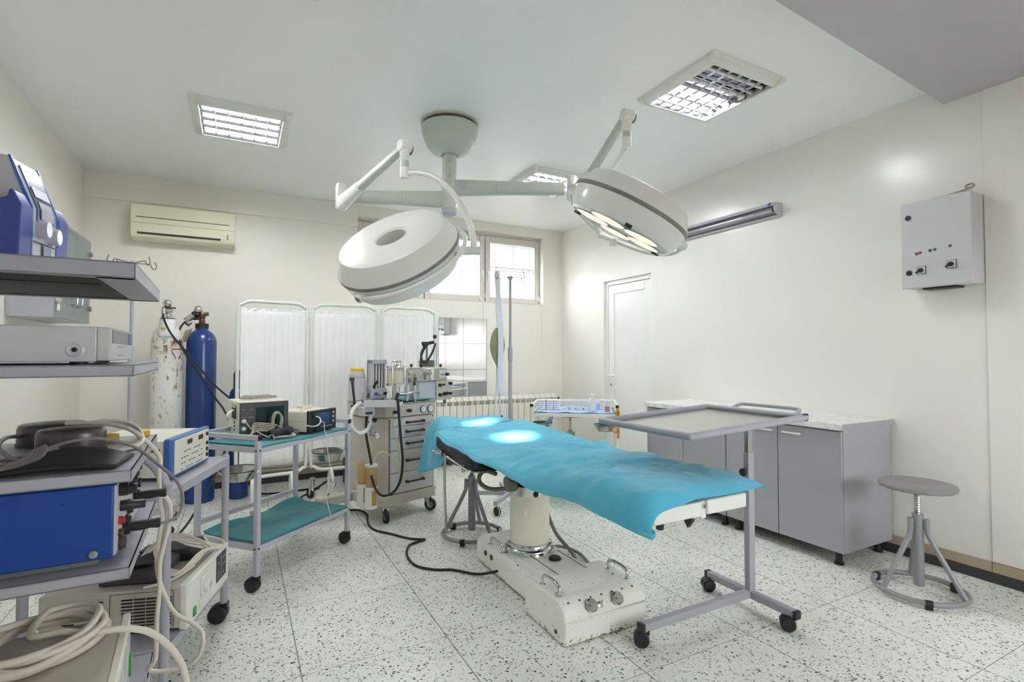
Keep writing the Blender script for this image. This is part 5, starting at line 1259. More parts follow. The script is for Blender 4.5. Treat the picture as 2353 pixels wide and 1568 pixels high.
mb.tube([(cx_ + .01, cy_ - .02, .99), (cx_ + .06, cy_ - .03, .985), (cx_ + .12, cy_ - .03, .99), (cx_ + .16, cy_ - .03, 1.0)], .014, 12, 3)
mb.cyl((cx_ + .085, cy_ - .03, .93), (cx_ + .085, cy_ - .03, 1.06), .013, n=12); mb.cyl((cx_ + .155, cy_ - .03, .92), (cx_ + .155, cy_ - .03, 1.05), .015, n=14); mb.lathe([(.024, 0), (.024, .03)], 16, (cx_ + .155, cy_ - .03, .955)); mb.cyl((cx_ + .155, cy_ - .03, .995), (cx_ + .19, cy_ - .05, 1.0), .018, n=14)
build('valve_block', mb, 'chrome', an)
mb = MB(); mb.cyl((cx_ + .155, cy_ - .03, 1.05), (cx_ + .155, cy_ - .03, 1.10), .013, n=14); mb.lathe([(.018, 1.085), (.018, 1.115), (0, 1.116)], 14, (cx_ + .155, cy_ - .03, 0)); build('relief_valve', mb, 'bronze', an)
mb = MB(); mb.lathe([(.045, 0), (.045, .022), (.038, .025), (0, .025)], 28, (cx_ + .10, cy_ - .045, 1.12), (.5, -.85, 0)); mb.cyl((cx_ + .1, cy_ - .03, 1.0), (cx_ + .1, cy_ - .03, 1.09), .008); build('pressure_gauge', mb, 'steel', an)
mb = MB(); mb.cyl((cx_ - .04, cy_ - .05, .93), (cx_ - .02, cy_ - .06, 1.0), .013); mb.cyl((cx_ + .11, cy_ - .06, .935), (cx_ + .13, cy_ - .07, .93), .012); build('valve_cap', mb, 'black', an)
# ventilator with bellows on the right
VO = aw(1.345, 4.225, 0); vy = VO[1]
mb = MB(); mb.bb((VO[0] - .01, vy - .02, .897), (VO[0] + .165, vy + .2, 1.068)); vt = build('ventilator', mb, 'cartgrey', an, bevel=.004)
mb = MB(); mb.bb((VO[0] + .167, vy - .03, .905), (VO[0] + .335, vy + .19, 1.07)); vb = build('control_panel', mb, 'beige', vt, bevel=.003)
mb = MB(); mb.bb((VO[0] + .0, vy - .028, 1.07), (VO[0] + .285, vy + .2, 1.18)); vu = build('upper_housing', mb, 'steel', an, bevel=.004)
mb = MB(); mb.bb((VO[0] + .195, vy - .031, 1.095), (VO[0] + .275, vy - .027, 1.165)); build('gauge_plate', mb, 'panelgrey', vu); 
mb = MB(); mb.bb((VO[0] + .265, vy - .06, 1.115), (VO[0] + .285, vy - .028, 1.14)); mb.bb((VO[0] + .21, vy - .035, 1.123), (VO[0] + .26, vy - .03, 1.13)); build('knob', mb, 'black', vu, bevel=.003)
mb = MB(); mb.bb((VO[0] + .11, vy - .031, 1.085), (VO[0] + .135, vy - .027, 1.17)); build('level_tube', mb, 'paper', vu)
mb = MB(); mb.cyl((VO[0] + .075, vy - .03, 1.14), (VO[0] + .07, vy - .075, 1.135), .014); mb.cyl((VO[0] + .07, vy - .068, 1.14), (VO[0] + .078, vy - .072, 1.085), .01); build('lever', mb, 'chrome', vu)
for x, z, r in ((.2, 1.035, .014), (.24, 1.037, .008), (.2, .95, .014), (.25, .957, .016), (.28, .96, .014), (.315, .957, .011), (.315, 1.045, .014)):
    mb = MB(); mb.lathe([(r, 0), (r, .02), (r * .8, .026), (0, .026)], 16, (VO[0] + x, vy - .03, z), (0, -1, 0)); build('knob', mb, 'black', vb)
mb = MB(); mb.bb((VO[0] + .232, vy - .0315, .93), (VO[0] + .335, vy - .0295, .975)); mb.bb((VO[0] + .185, vy - .0315, 1.02), (VO[0] + .19, vy - .0295, 1.03)); build('print', mb, 'markw', vb)
BC = (VO[0] + .13, vy + .06)
mb = MB(); mb.bb((BC[0] - .12, BC[1] - .08, 1.18), (BC[0] + .12, BC[1] + .1, 1.19)); bpl = build('bellows_plate', mb, 'ivory', an, bevel=.003)
mb = MB(); mb.lathe([(.088, 1.19), (.088, 1.375), (.08, 1.385), (0, 1.387)], 36, (*BC, 0)); bd = build('bellows_dome', mb, 'clear', an)
mb = MB()
pf = []
for q in range(5): pf += [(.072, 1.195 + q * .011), (.06, 1.2 + q * .011)]
mb.lathe([(0, 1.195)] + pf + [(.068, 1.25), (0, 1.252)], 32, (*BC, 0)); build('bellows', mb, 'black', bd, angle=20)
mb = MB()
for dx, dy in ((-.105, -.06), (.105, -.06), (-.105, .08), (.105, .08)): mb.lathe([(.011, 1.19), (.011, 1.215), (.007, 1.218), (0, 1.218)], 12, (BC[0] + dx, BC[1] + dy, 0))
build('thumb_nut', mb, 'black', bpl)
mb = MB(); mb.bb((BC[0] + .084, BC[1] - .03, 1.2), (BC[0] + .086, BC[1] - .026, 1.37))
for q in range(6): mb.bb((BC[0] + .078, BC[1] - .045, 1.22 + q * .027), (BC[0] + .0795, BC[1] - .035, 1.223 + q * .027))
build('scale', mb, 'mark', bd)
mb = MB()
for q in range(3):
    mb.tube([(BC[0] + .02, BC[1] - .07, 1.40 + .006 * q), (BC[0] - .06, BC[1] - .09, 1.385 + .005 * q), (BC[0] - .12 - .006 * q, BC[1] - .10, 1.32), (BC[0] - .145 + .006 * q, BC[1] - .11, 1.25), (BC[0] - .10, BC[1] - .12, 1.235), (BC[0] - .03, BC[1] - .11, 1.31), (BC[0] + .03, BC[1] - .085, 1.395)], .0085, 9, 6)
mb.cyl((BC[0] - .10, BC[1] - .1, 1.36), (BC[0] - .13, BC[1] - .11, 1.40), .012)
hz = build('hose_coil', mb, 'rubber', an)
mb = MB(); mb.cyl((BC[0] - .01, BC[1] - .02, 1.387), (BC[0] - .01, BC[1] - .02, 1.41), .035); mb.cyl((BC[0], BC[1], 1.25), (BC[0], BC[1], 1.39), .008); build('dome_cap', mb, 'black', bd)
mb = MB(); mb.cyl((VO[0] - .0, vy, .905), (VO[0] - .0, vy, .88), .03); mb.bb((VO[0] + .0, vy - .03, .855), (VO[0] + .06, vy + .02, .897)); mb.cyl((VO[0] + .06, vy - .02, .87), (VO[0] + .09, vy - .025, .865), .014); build('outlet_block', mb, 'chrome', vt, bevel=.003)
mb = MB(); mb.tube([(VO[0] + .04, vy, .855), (VO[0] + .045, vy, .81), (VO[0] + .02, vy, .765), (VO[0] - .03, vy + .02, .745)], .013, 10, 5); build('amber_hose', mb, 'amberhose', vt)
mb = MB(); mb.cyl((VO[0] + .08, vy + .1, .2), (VO[0] + .08, vy + .1, .9), .018); mb.tube([(VO[0] + .08, vy + .1, .22), (VO[0] + .08, vy + .02, .18), (VO[0] + .08, vy - .0, .04)], .014, 8, 3); build('ventilator_post', mb, 'white', an)
mb = MB(); mb.tube([(VO[0] + .30, vy + .02, .905), (VO[0] + .30, vy + .02, .865)], .014, 10, 1); build('drain', mb, 'band', vt)
# suction regulator with yellow top, left rear corner
LO = aw(.83, 4.2, 0)
mb = MB(); mb.bb((LO[0] - .05, LO[1] - .05, .935), (LO[0] + .06, LO[1] + .05, 1.12)); sr = build('suction_unit', mb, 'panelgrey', an, bevel=.008)
mb = MB(); mb.lathe([(.062, 1.12), (.064, 1.13), (.054, 1.165), (.05, 1.168)], 28, (LO[0] + .003, LO[1], 0)); mb.m = 1; mb.lathe([(.053, 1.167), (.053, 1.185), (.048, 1.19), (0, 1.19)], 28, (LO[0] + .003, LO[1], 0)); build('dial', mb, ['cartgrey', 'yellow'], sr)
mb = MB()
for q in range(4): mb.bb((LO[0] + .0, LO[1] - .0515, 1.09 - q * .014), (LO[0] + .045, LO[1] - .05, 1.094 - q * .014))
build('print', mb, 'markw', sr)
mb = MB(); mb.cyl((LO[0] - .065, LO[1] - .04, 1.12), (LO[0] - .065, LO[1] - .04, 1.095), .018, n=14); mb.m = 1; mb.tube([(LO[0] - .065, LO[1] - .04, 1.1), (LO[0] - .062, LO[1] - .045, 1.05), (LO[0] - .055, LO[1] - .045, 1.0), (LO[0] - .048, LO[1] - .045, .95), (LO[0] - .048, LO[1] - .045, .90)], .009, 8, 4); mb.cyl((LO[0] - .048, LO[1] - .045, .902), (LO[0] - .075, LO[1] - .05, .90), .008); build('tube_handle', mb, ['bronze', 'black'], an)
mb = MB(); mb.lathe([(.02, .935), (.02, 1.0), (.016, 1.0)], 18, (LO[0] + .03, LO[1] - .075, 0)); mb.lathe([(.022, .94), (.022, 1.03), (.02, 1.035)], 18, (LO[0] + .075, LO[1] - .06, 0)); mb.m = 1; mb.lathe([(.024, 1.03), (.024, 1.05), (0, 1.052)], 18, (LO[0] + .075, LO[1] - .06, 0)); build('vial', mb, ['clear', 'panelgrey'], an)
# front shelf box, its rod, hose bracket
FO = aw(.826, 3.931, 0); F1 = aw(1.05, 3.812, 0)
fd = V((F1[0] - FO[0], F1[1] - FO[1], 0)); fa = math.atan2(fd.y, fd.x); fc = V(((FO[0] + F1[0]) / 2, (FO[1] + F1[1]) / 2, 0)); fn = V((-sin(fa), cos(fa), 0))
mb = MB()
for off, sz, z in ((0, (.252, .006, .054), .9325), (.11, (.252, .22, .006), .908)): c_ = fc + fn * off; mb.box((c_.x, c_.y, z), sz, rz=fa)
for s_ in (-.123, .123): c_ = fc + fn * .1 + fd.normalized() * s_; mb.box((c_.x, c_.y, .92), (.006, .2, .03), rz=fa)
build('front_shelf', mb, 'panelgrey', an, bevel=.002)
mb = MB(); mb.cyl((FO[0] + .228, F1[1] + .05, .905), (FO[0] + .228, F1[1] + .05, .64), .0105, n=14); build('shelf_rod', mb, 'hosegrey' if False else 'greymetal', an)
GX, GY = aw(.87, 3.98, 0)[:2]
mb = MB(); mb.bb((GX - .05, GY - .02, .835), (GX + .05, GY + .06, .903)); build('hose_bracket', mb, 'panelgrey', an, bevel=.004); mb = MB(); mb.bb((GX - .03, GY - .035, .85), (GX + .02, GY - .02, .866)); build('bracket_knob', mb, 'black', an); mb = MB(); mb.cyl((GX + .045, GY - .0, .80), (GX + .045, GY - .03, .80), .017); build('bracket_knob', mb, 'black', an)
mb = MB(); mb.tube([(GX - .02, GY + .06, .93), (GX - .09, GY + .04, .90), (GX - .13, GY + .02, .83), (GX - .125, GY + .0, .76), (GX - .08, GY - .01, .715), (GX - .02, GY - .01, .725), (GX + .02, GY - .0, .78), (GX + .03, GY + .01, .84)], lambda q: .0155 + .0012 * sin(q * 2 * pi * 60), 12, 16); build('white_hose', mb, 'hosewhite', an, angle=180)
mb = MB(); mb.bb((GX + .005, GY - .01, .68), (GX + .03, GY + .02, .79)); mb.lathe([(.027, 0), (.027, .02), (.023, .022), (0, .022)], 24, (GX + .045, GY - .03, .685), (.2, -1, 0)); mb.cyl((GX + .035, GY, .74), (GX + .035, GY - .03, .74), .012); build('suction_gauge', mb, 'chrome', an, bevel=.002)
mb = MB(); mb.lathe([(.021, .0225), (0, .023)], 24, (GX + .045, GY - .03, .685), (.2, -1, 0)); mb.m = 1; mb.box((GX + .046, GY - .0545, .688), (.003, .001, .022), R=Matrix.Rotation(.7, 3, 'Y')); build('dial_face', mb, ['paper', 'mark'], an)
# suction jars
for k, (jx, jy) in enumerate(((.85, 4.035), (.893, 3.955))):
    q = aw(jx, jy, 0); dz = .0 if k else .012
    mb = MB(); mb.lathe([(.042, .28 + dz), (.042, .455 + dz), (.039, .455 + dz), (.039, .28 + dz)], 28, (q[0], q[1], 0), close=True); mb.lathe([(0, .27 + dz), (.041, .27 + dz), (.041, .282 + dz)], 28, (q[0], q[1], 0)); jr = build('suction_jar', mb, 'amber', an)
    mb = MB(); mb.lathe([(.047, .145 + dz), (.047, .305 + dz), (.043, .305 + dz), (.043, .15 + dz), (0, .15 + dz), (0, .145 + dz)], 28, (q[0], q[1], 0)); build('holder', mb, 'white', jr)
    mb = MB(); mb.lathe([(.0478, .17), (.0478, .28)], 28, (q[0], q[1], dz)); n_ = len(mb.f); mb.f = [f for i, f in enumerate(mb.f[:28]) if 19 <= i <= 22]; mb.mi = mb.mi[:len(mb.f)]; build('window', mb, 'amberhose', jr)
    if k:
        mb = MB(); mb.lathe([(.045, .455), (.047, .46), (.047, .472), (.02, .478), (0, .478)], 28, (q[0], q[1], 0)); build('lid', mb, 'hosewhite', jr)
        mb = MB(); mb.tube([(q[0] - .01, q[1], .475), (q[0] - .005, q[1], .55), (q[0] + .005, q[1] + .005, .60), (q[0] - .02, q[1] + .01, .67), (q[0] - .03, q[1] + .02, .75)], .005, 8, 5); mb.tube([(q[0] + .015, q[1] - .01, .475), (q[0] + .03, q[1] - .02, .535), (q[0] + .08, q[1] - .04, .56), (q[0] + .15, q[1] - .06, .50), (q[0] + .21, q[1] - .07, .38), (q[0] + .235, q[1] - .08, .30), (q[0] + .21, q[1] - .085, .45), (q[0] + .15, q[1] - .085, .7), (q[0] + .12, q[1] - .085, .85), (q[0] + .11, q[1] - .06, 1.03)], .005, 8, 6); build('latex_tube', mb, 'tubeyel', jr)
mb = MB(); pts = [(1.05, 3.80, .97), (1.058, 3.79, .835), (1.071, 3.785, .675), (1.084, 3.78, .515), (1.069, 3.785, .37), (1.022, 3.80, .284), (.951, 3.835, .258), (.905, 3.86, .306), (.88, 3.90, .40)]
mb.tube([aw(*p) for p in pts], .0095, 10, 6); mb.tube([aw(.865, 4.0, .83), aw(.855, 3.96, .7), aw(.875, 3.93, .55), aw(.89, 3.925, .46)], .009, 10, 5); build('black_hose', mb, 'rubber', an)
mb = MB(); mb.tube([aw(.90, 4.14, .96), aw(.94, 4.13, 1.03), aw(.975, 4.12, 1.09)], .009, 8, 4); build('feed_hose', mb, 'rubber', an)
o = None
mb = MB(); mb.grid(lambda s, v: (.23 + .30 * s, .0 + .25 * v, .003 + .006 * noise.noise(V((s * 8, v * 6, 1))) + .004), 26, 20); o = build('cloth', mb, 'teal', loc=al(0, 0, .922), rz=AR, angle=180, solid=.006); tag(o, 'teal cloth on top of the anaesthesia drawer cart', 'cloth')
t = thing('breathing_mask', 'translucent green breathing mask on top of the drawer cart', 'mask', al(.06, .23, .919))
mb = MB(); mb.lathe([(.055, 0), (.058, .012), (.05, .03), (.035, .055), (.02, .068), (.018, .09)], 24); mb.v = [(x * 1.2, y * .85, z) for x, y, z in mb.v]; build('cup', mb, 'greenmask', t)
mb = MB(); mb.tube([(.07 * cos(2 * pi * i / 14), .05 * sin(2 * pi * i / 14), .012) for i in range(14)], .01, 8, 2, True); build('cushion', mb, 'greenmask', t)
mb = MB(); mb.tube([(0, 0, .008), (.05, -.01, .012), (.1, .0, .01)], .008, 8, 4); o = build('laryngoscope_handle', mb, 'trimblue', loc=al(.17, .07, .96)); tag(o, 'small blue tube end lying on the front shelf of the drawer cart', 'tube')

# ================================================================ low device cart
DO, DR = V((-.23, 2.30, 0)), radians(-16.4)
dc = thing('device_cart', 'grey tube-framed cart with bent front legs carrying two white devices', 'cart', DO, DR)
DM = Matrix.Translation(DO) @ rotz(DR)
def dl(x, y, z=0): return tuple(DM @ V((x, y, z)))
mb = MB(); mb.tube([(0, 0, .085), (0, 0, .76), (0, 0, .80), (-.02, 0, .855), (-.06, 0, .905), (-.12, 0, .93), (-.225, 0, .935), (-.33, 0, .93), (-.39, 0, .905), (-.43, 0, .855), (-.45, 0, .80), (-.45, 0, .76), (-.45, 0, .085)], .0165, 14, 5); build('leg', mb, 'greymetal', dc, label='bent tube forming both near legs and the push handle')
for x in (0, -.45):
    mb = MB(); mb.cyl((x, .636, .085), (x, .636, .80), .0165, n=14); mb.lathe([(.0165, .8), (.012, .808), (0, .81)], 14, (x, .636, 0)); build('leg', mb, 'greymetal', dc)
for x, y in ((0, 0), (-.45, 0), (0, .636), (-.45, .636)): caster(dc, x, y, .09, .042, .056, 2.9 - DR, True, hub='band', stem='black')
mb = MB(); mb.bb((-.45, -.012, .758), (0, .012, .798)); mb.bb((-.45, .624, .765), (0, .648, .798)); mb.bb((-.014, 0, .758), (.014, .636, .798)); mb.bb((-.464, 0, .758), (-.436, .636, .798)); mb.bb((-.44, .0, .788), (-.01, .63, .795)); build('upper_shelf', mb, 'greymetal', dc, bevel=.006, seg=3)
mb = MB(); mb.bb((-.45, -.012, .19), (0, .012, .22)); mb.bb((-.45, .624, .19), (0, .648, .22)); mb.bb((-.014, 0, .19), (.014, .636, .22)); mb.bb((-.464, 0, .19), (-.436, .636, .22)); mb.bb((-.44, 0, .214), (-.01, .63, .221)); build('lower_shelf', mb, 'greymetal', dc, bevel=.004)
t = thing('generator', 'white device with blue framed control panel on the upper shelf of the low cart', 'medical device', dl(-.41, .15, .799), DR)
mb = MB(); mb.bb((0, .006, .01), (.335, .40, .155)); build('case', mb, 'offwhite', t, bevel=.004)
mb = MB(); mb.bb((.333, 0, .002), (.362, .406, .163)); fr = build('bezel', mb, 'frameblue', t, bevel=.008, seg=3)
mb = MB(); mb.bb((.36, .03, .014), (.3645, .392, .152)); fp = build('front_panel', mb, 'offwhite', fr, bevel=.002)
mb = MB()
for y, w in ((.15, .05), (.27, .05)): mb.bb((.364, y, .118), (.3655, y + w, .138))
build('readout', mb, 'led', fp)
mb = MB()
for r in range(4):
    for q in range(9):
        if (q * 7 + r * 5) % 4 != 3: mb.bb((.364, .09 + q * .026, .022 + r * .023), (.3652, .106 + q * .026, .026 + r * .023))
build('print', mb, 'mark', fp)
mb = MB()
for z in (.132, .09, .062, .036): mb.lathe([(.009, 0), (.009, .005), (.004, .006), (0, .003)], 12, (.3645, .365, z), (1, 0, 0))
build('socket', mb, 'black', fp)
mb = MB(); mb.bb((.27, .0045, .112), (.32, .0062, .124)); build('sticker', mb, 'mark', t)
t = thing('light_source', 'long grey vented light source on the lower shelf of the low cart', 'medical device', dl(-.47, .11, .2215), DR)
mb = MB(); mb.bb((0, .004, .012), (.475, .47, .172)); cs = build('case', mb, 'beige', t, bevel=.004)
for x, n in ((.08, 1), (.175, 1), (.275, 3), (.41, 1)):
    for q in range(n):
        mb = MB()
        for r in range(9): mb.bb((x + q * .043, .0005, .034 + r * .0125), (x + q * .043 + .038, .0045, .039 + r * .0125))
        build('vent_grille', mb, 'rubber', cs)
mb = MB(); mb.bb((.235, .002, .02), (.2365, .0045, .16)); mb.bb((.235, .002, .1595), (.455, .0045, .161)); mb.bb((.4535, .002, .02), (.455, .0045, .16)); build('panel_joint', mb, 'mark', cs)
mb = MB(); mb.bb((.473, 0, .004), (.505, .474, .18)); fp = build('front_panel', mb, 'white', t, bevel=.008, seg=3)
mb = MB(); mb.bb((.504, .31, .05), (.507, .43, .165)); kp = build('keypad', mb, 'dark', fp)
mb = MB()
for y, z in ((.335, .13), (.335, .09), (.335, .07), (.39, .14), (.41, .14), (.39, .11), (.41, .11), (.40, .07), (.36, .15)): mb.prism([(y - .005, z - .004), (y + .005, z - .004), (y, z + .005)], .5068, .5078, 'yz')
mb.bb((.5068, .368, .06), (.5076, .37, .15)); build('print', mb, 'markw', kp)
mb = MB(); mb.bb((.504, .13, .07), (.513, .20, .15)); mb.lathe([(.027, 0), (.027, .02), (.017, .022), (.015, .006), (0, .006)], 24, (.512, .165, .105), (1, 0, 0)); lt = build('light_port', mb, 'white', fp, bevel=.004)
mb = MB(); mb.lathe([(.0155, .0), (0, .0005)], 20, (.5215, .165, .105), (1, 0, 0)); build('port_hole', mb, 'black', lt)
mb = MB(); mb.bb((.503, .055, .026), (.51, .082, .06)); build('power_switch', mb, 'green', fp, bevel=.002)
mb = MB(); mb.bb((.503, .12, .03), (.507, .14, .062)); build('small_switch', mb, 'ivory', fp)
mb = MB(); mb.bb((.04, .02, .0), (.44, .45, .013)); build('foot_rail', mb, 'rubber', t)
mb = MB()
for q in range(12): mb.bb((.37 + .0, .03 + q * .018, .172), (.45 - .01 * (q % 3), .038 + q * .018, .1726))
for q in range(8): mb.bb((.40, .28 + q * .016, .172), (.455, .285 + q * .016, .1726))
build('print', mb, 'markw', cs)
t = thing('foot_pedal', 'flat black foot pedal unit lying on the vented light source', 'pedal', dl(-.30, .16, .395), DR)
mb = MB(); mb.prism([(0, 0), (.20, 0), (.22, .02), (.22, .05), (.19, .06), (.0, .045)], 0, .18, 'xz'); build('housing', mb, 'dark', t, bevel=.008)
mb = MB(); mb.prism([(.02, .05), (.18, .066), (.18, .075), (.02, .06)], .02, .16, 'xz'); build('treadle', mb, 'rubber', t, bevel=.004)
t = thing('foot_pedal', 'black foot pedal with blue plate behind the first one on the light source', 'pedal', dl(-.26, .38, .395), DR)
mb = MB(); mb.prism([(0, 0), (.22, 0), (.22, .03), (.19, .055), (.0, .045)], 0, .17, 'xz'); build('housing', mb, 'dark', t, bevel=.008)
mb = MB(); mb.prism([(.0, .047), (.06, .051), (.06, .057), (.0, .053)], .0, .09, 'xz'); build('blue_plate', mb, 'boxblue', t)
random.seed(11)
mb = MB()
for q in range(3):
    mb.tube([(-.12 + random.uniform(-.03, .03), -.06, .03), (-.08, .05 + .02 * q, .1), (.0, .12, .085 + .01 * q), (.08 + .02 * q, .10, .05), (.10, .02, .03 + .012 * q), (.06, -.08 - .02 * q, .02), (-.02, -.07, .06), (-.06, .0, .105), (-.02, .07, .10), (.05, .06 + .03 * q, .075), (.12, .16 + .02 * q, .02), (.13, .24, .012), (.09, .29, .02), (.04, .25, .05), (.09, .18, .03)], .0052, 8, 6)
mb.tube([(.1, -.03, .02), (.06, -.12, .008), (.02, -.17, .008), (-.02, -.19, .008)], .0052, 8, 5)
o = build('cable_bundle', mb, 'cable', loc=dl(-.10, .30, .394), rz=DR); tag(o, 'loose loops of cream cable over the black pedals on the low cart', 'cable')

# ================================================================ equipment rack at the near left
RO, RR = V((-.217, 1.48, 0)), radians(2.1)
rk = thing('equipment_rack', 'tall grey steel equipment rack standing at the near left edge', 'rack', RO, RR)
RM = Matrix.Translation(RO) @ rotz(RR)
def rl(x, y, z=0): return tuple(RM @ V((x, y, z)))
def shelf(z0, z1, y0=0, y1=.62, x0=-.60, under=False):
    mb = MB()
    mb.bb((x0, y0, z1 - .003), (0, y1, z1))
    for a, b in (((x0, y0, z0), (0, y0 + .003, z1)), ((x0, y1 - .003, z0), (0, y1, z1)), ((-.003, y0, z0), (0, y1, z1)), ((x0, y0, z0), (x0 + .003, y1, z1))): mb.bb(a, b)
    # returned lower flange
    w = .075 if under else .02
    mb.bb((x0, y0, z0), (0, y0 + w * .4, z0 + .003)); mb.bb((x0, y1 - w * .4, z0), (0, y1, z0 + .003)); mb.bb((-w, y0, z0), (0, y1, z0 + .003))
    o = build('shelf', mb, 'greymetal', rk)
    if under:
        mb = MB(); mb.bb((x0 + .01, y0 + .03, z0 + .004), (-w, y1 - .03, z0 + .012)); build('shaded_underside', mb, 'rubber', o)  # near-black panel: shade beneath the shelf is put into its colour
        mb = MB(); mb.bb((x0 + .01, y0 + .20, z0 + .0025), (-w - .02, y0 + .206, z0 + .0045))
        build('slot', mb, 'rubber', o)
    return o
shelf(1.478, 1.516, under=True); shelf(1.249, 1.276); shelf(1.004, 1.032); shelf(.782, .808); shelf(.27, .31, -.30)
for y in (.03, .59):
    mb = MB(); mb.cyl((-.575, y, .05), (-.575, y, 1.51), .016, n=14); build('post', mb, 'greymetal', rk)
    caster(rk, -.575, y, .07, .03, .03, 1); 
mb = MB()
for x in (-.1, -.5): mb.cyl((x, .59, .05), (x, .59, .28), .014, n=10); mb.cyl((x, -.26, .0), (x, -.26, .28), .014, n=10)
build('strut', mb, 'greymetal', rk)
mb = MB(); mb.lathe([(.007, 1.032), (.007, 1.036), (0, 1.037)], 12, (-.03, .44, 0)); build('bolt', mb, 'steel', rk)
# blue and white generator on top
t = thing('surgical_unit', 'white medical unit with blue side handles and two silver knobs on the rack top', 'medical device', (-.507, 1.795, 1.517), radians(-10)); t.scale = (1.1, .9, 1.3)
mb = MB(); mb.prism([(0, .012), (0, .14), (-.045, .245), (-.075, .25), (-.30, .25), (-.30, .012)], .045, .185, 'xz'); bd_ = build('body', mb, 'panelgrey', t, bevel=.006, seg=3)
mb = MB(); mb.prism([(-.05, .02), (-.05, .14), (-.10, .255), (-.27, .262), (-.30, .2), (-.30, .02)], .008, .225, 'xz'); build('shoulder', mb, 'white', t, bevel=.02, seg=3)
for y in (.0, .232):
    mb = MB()
    for q in range(7): mb.lathe([(.008, 0), (.008, .003), (0, .004)], 8, (-.12 - .012 * (q % 2), y - .0, .175 + q * .009), (0, -1 if y < .1 else 1, 0))
    build('vents', mb, 'rubber', t)
for k, (ya, yb) in enumerate(((-.022, .042), (.186, .25))):
    mb = MB(); sil = [(.0, .0), (.004, .135), (-.012, .165), (-.02, .165), (-.022, .15), (-.05, .14), (-.075, .16), (-.105, .215), (-.125, .215), (-.13, .15), (-.128, .02), (-.11, .0)]
    mb.prism([(a, max(.004, b)) for a, b in sil], ya, yb, 'xz'); build('side_handle', mb, 'devblue', t, bevel=.006, seg=3)
mb = MB(); mb.prism([(.002, .01), (.002, .141), (-.044, .247), (-.05, .246), (-.006, .14), (-.006, .01)], .041, .049, 'xz'); build('trim', mb, 'trimblue', t, bevel=.001); mb = MB(); mb.prism([(.002, .01), (.002, .141), (-.044, .247), (-.05, .246), (-.006, .14), (-.006, .01)], .182, .189, 'xz'); build('trim', mb, 'trimblue', t, bevel=.001)
mb = MB(); mb.prism([(.0025, .118), (.0025, .141), (-.036, .232), (-.04, .23), (-.002, .14), (-.002, .118)], .068, .175, 'xz'); dp = build('display', mb, 'panelblue', t)
mb = MB(); mb.prism([(-.008, .168), (-.018, .19), (-.0165, .191), (-.0065, .169)], .08, .165, 'xz'); mb.prism([(.0035, .122), (.0035, .14), (-.004, .158), (-.002, .159), (.005, .14), (.005, .122)], .085, .155, 'xz'); build('keypad', mb, 'markw', dp)
for y, z in ((.085, .10), (.145, .092)): mb = MB(); mb.lathe([(.019, 0), (.019, .016), (.0165, .022), (0, .022)], 20, (.0, y, z), (1, 0, 0)); build('knob', mb, 'silver', t)
mb = MB(); mb.bb((-.001, .05, .069), (.0025, .18, .0715)); mb.bb((-.001, .098, .012), (.0025, .1, .07)); build('panel_joint', mb, 'mark', t)
mb = MB(); mb.bb((0, .104, .028), (.003, .15, .066)); build('port_cover', mb, 'panelblue', t)
# recorder on the second shelf
t = thing('video_recorder', 'silver video recorder on the second rack shelf', 'recorder', (-.272, 1.52, 1.277), radians(2.1))
mb = MB(); mb.bb((-.36, 0, .006), (-.022, .36, .088)); cs = build('case', mb, 'silver', t, bevel=.002)
mb = MB(); mb.bb((-.022, -.001, .008), (.004, .361, .087)); fp = build('front_panel', mb, 'panelgrey', t, bevel=.003)
mb = MB(); mb.bb((.003, .02, .05), (.0055, .28, .083)); mb.m = 1; mb.bb((.0053, .05, .06), (.007, .055, .064)); mb.bb((.0053, .07, .06), (.007, .075, .064)); mb.bb((.0053, .09, .06), (.007, .095, .064)); build('window', mb, ['band', 'markw'], fp)
mb = MB(); mb.bb((.003, .29, .05), (.0056, .345, .083)); build('logo_panel', mb, 'frameblue', fp)
mb = MB(); mb.bb((.003, .1, .02), (.0052, .2, .0215)); mb.bb((.003, .1, .042), (.0052, .2, .0435)); build('joint_line', mb, 'mark', fp)
mb = MB(); mb.lathe([(.022, -.003), (.014, .002), (.01, -.001), (0, -.004)], 20, (-.062, -.0005, .034), (0, -1, 0)); build('dimple', mb, 'silver', cs)
mb = MB(); mb.lathe([(.0055, .0015), (0, .002)], 12, (-.062, -.0005, .034), (0, -1, 0)); build('screw', mb, 'black', cs)
mb = MB()
for x in (-.31, -.06):
    for y in (.04, .32): mb = MB(); mb.cyl((x, y, 0), (x, y, .008), .018, n=14); build('foot', mb, 'black', t)
pass
# foot switches on the third shelf
for k, (x, y, r, lab) in enumerate(((-.485, 2.0, .076, 'round dark metal foot switch at the back of the rack shelf'), (-.405, 1.83, .071, 'round dark metal foot switch in front of its twin on the rack shelf'))):
    t = thing('foot_switch', lab, 'foot switch', (x, y, 1.033), radians(-25))
    mb = MB(); mb.lathe([(r * .97, 0), (r, .008), (r, .05), (r * .96, .06), (r * .88, .065), (0, .068)], 40); mb.v = [(a * 1.15, b * .92, c + a * .03 * (c > .03)) for a, b, c in mb.v]; build('pot', mb, 'hazel', t, angle=45)
    mb = MB(); mb.lathe([(r * 1.03, 0), (r * 1.03, .007), (r, .008)], 40); mb.v = [(a * 1.15, b * .92, c) for a, b, c in mb.v]; build('rim', mb, 'dark', t)
t = thing('foot_plate', 'flat black curved pedal plate along the near edge of the rack shelf', 'pedal', (-.217, 1.495, 1.033), RR)
mb = MB(); n = 20
top = []; 
mb.grid(lambda s, v: (-.035 - .33 * s + .02 * v, .003 + .155 * v * (1 - .25 * s) + .0, .006 + .022 * sin(min(1, s * 1.4) * pi) * (.3 + v)), 24, 8); build('plate', mb, 'rubber', t, solid=.008, angle=180)
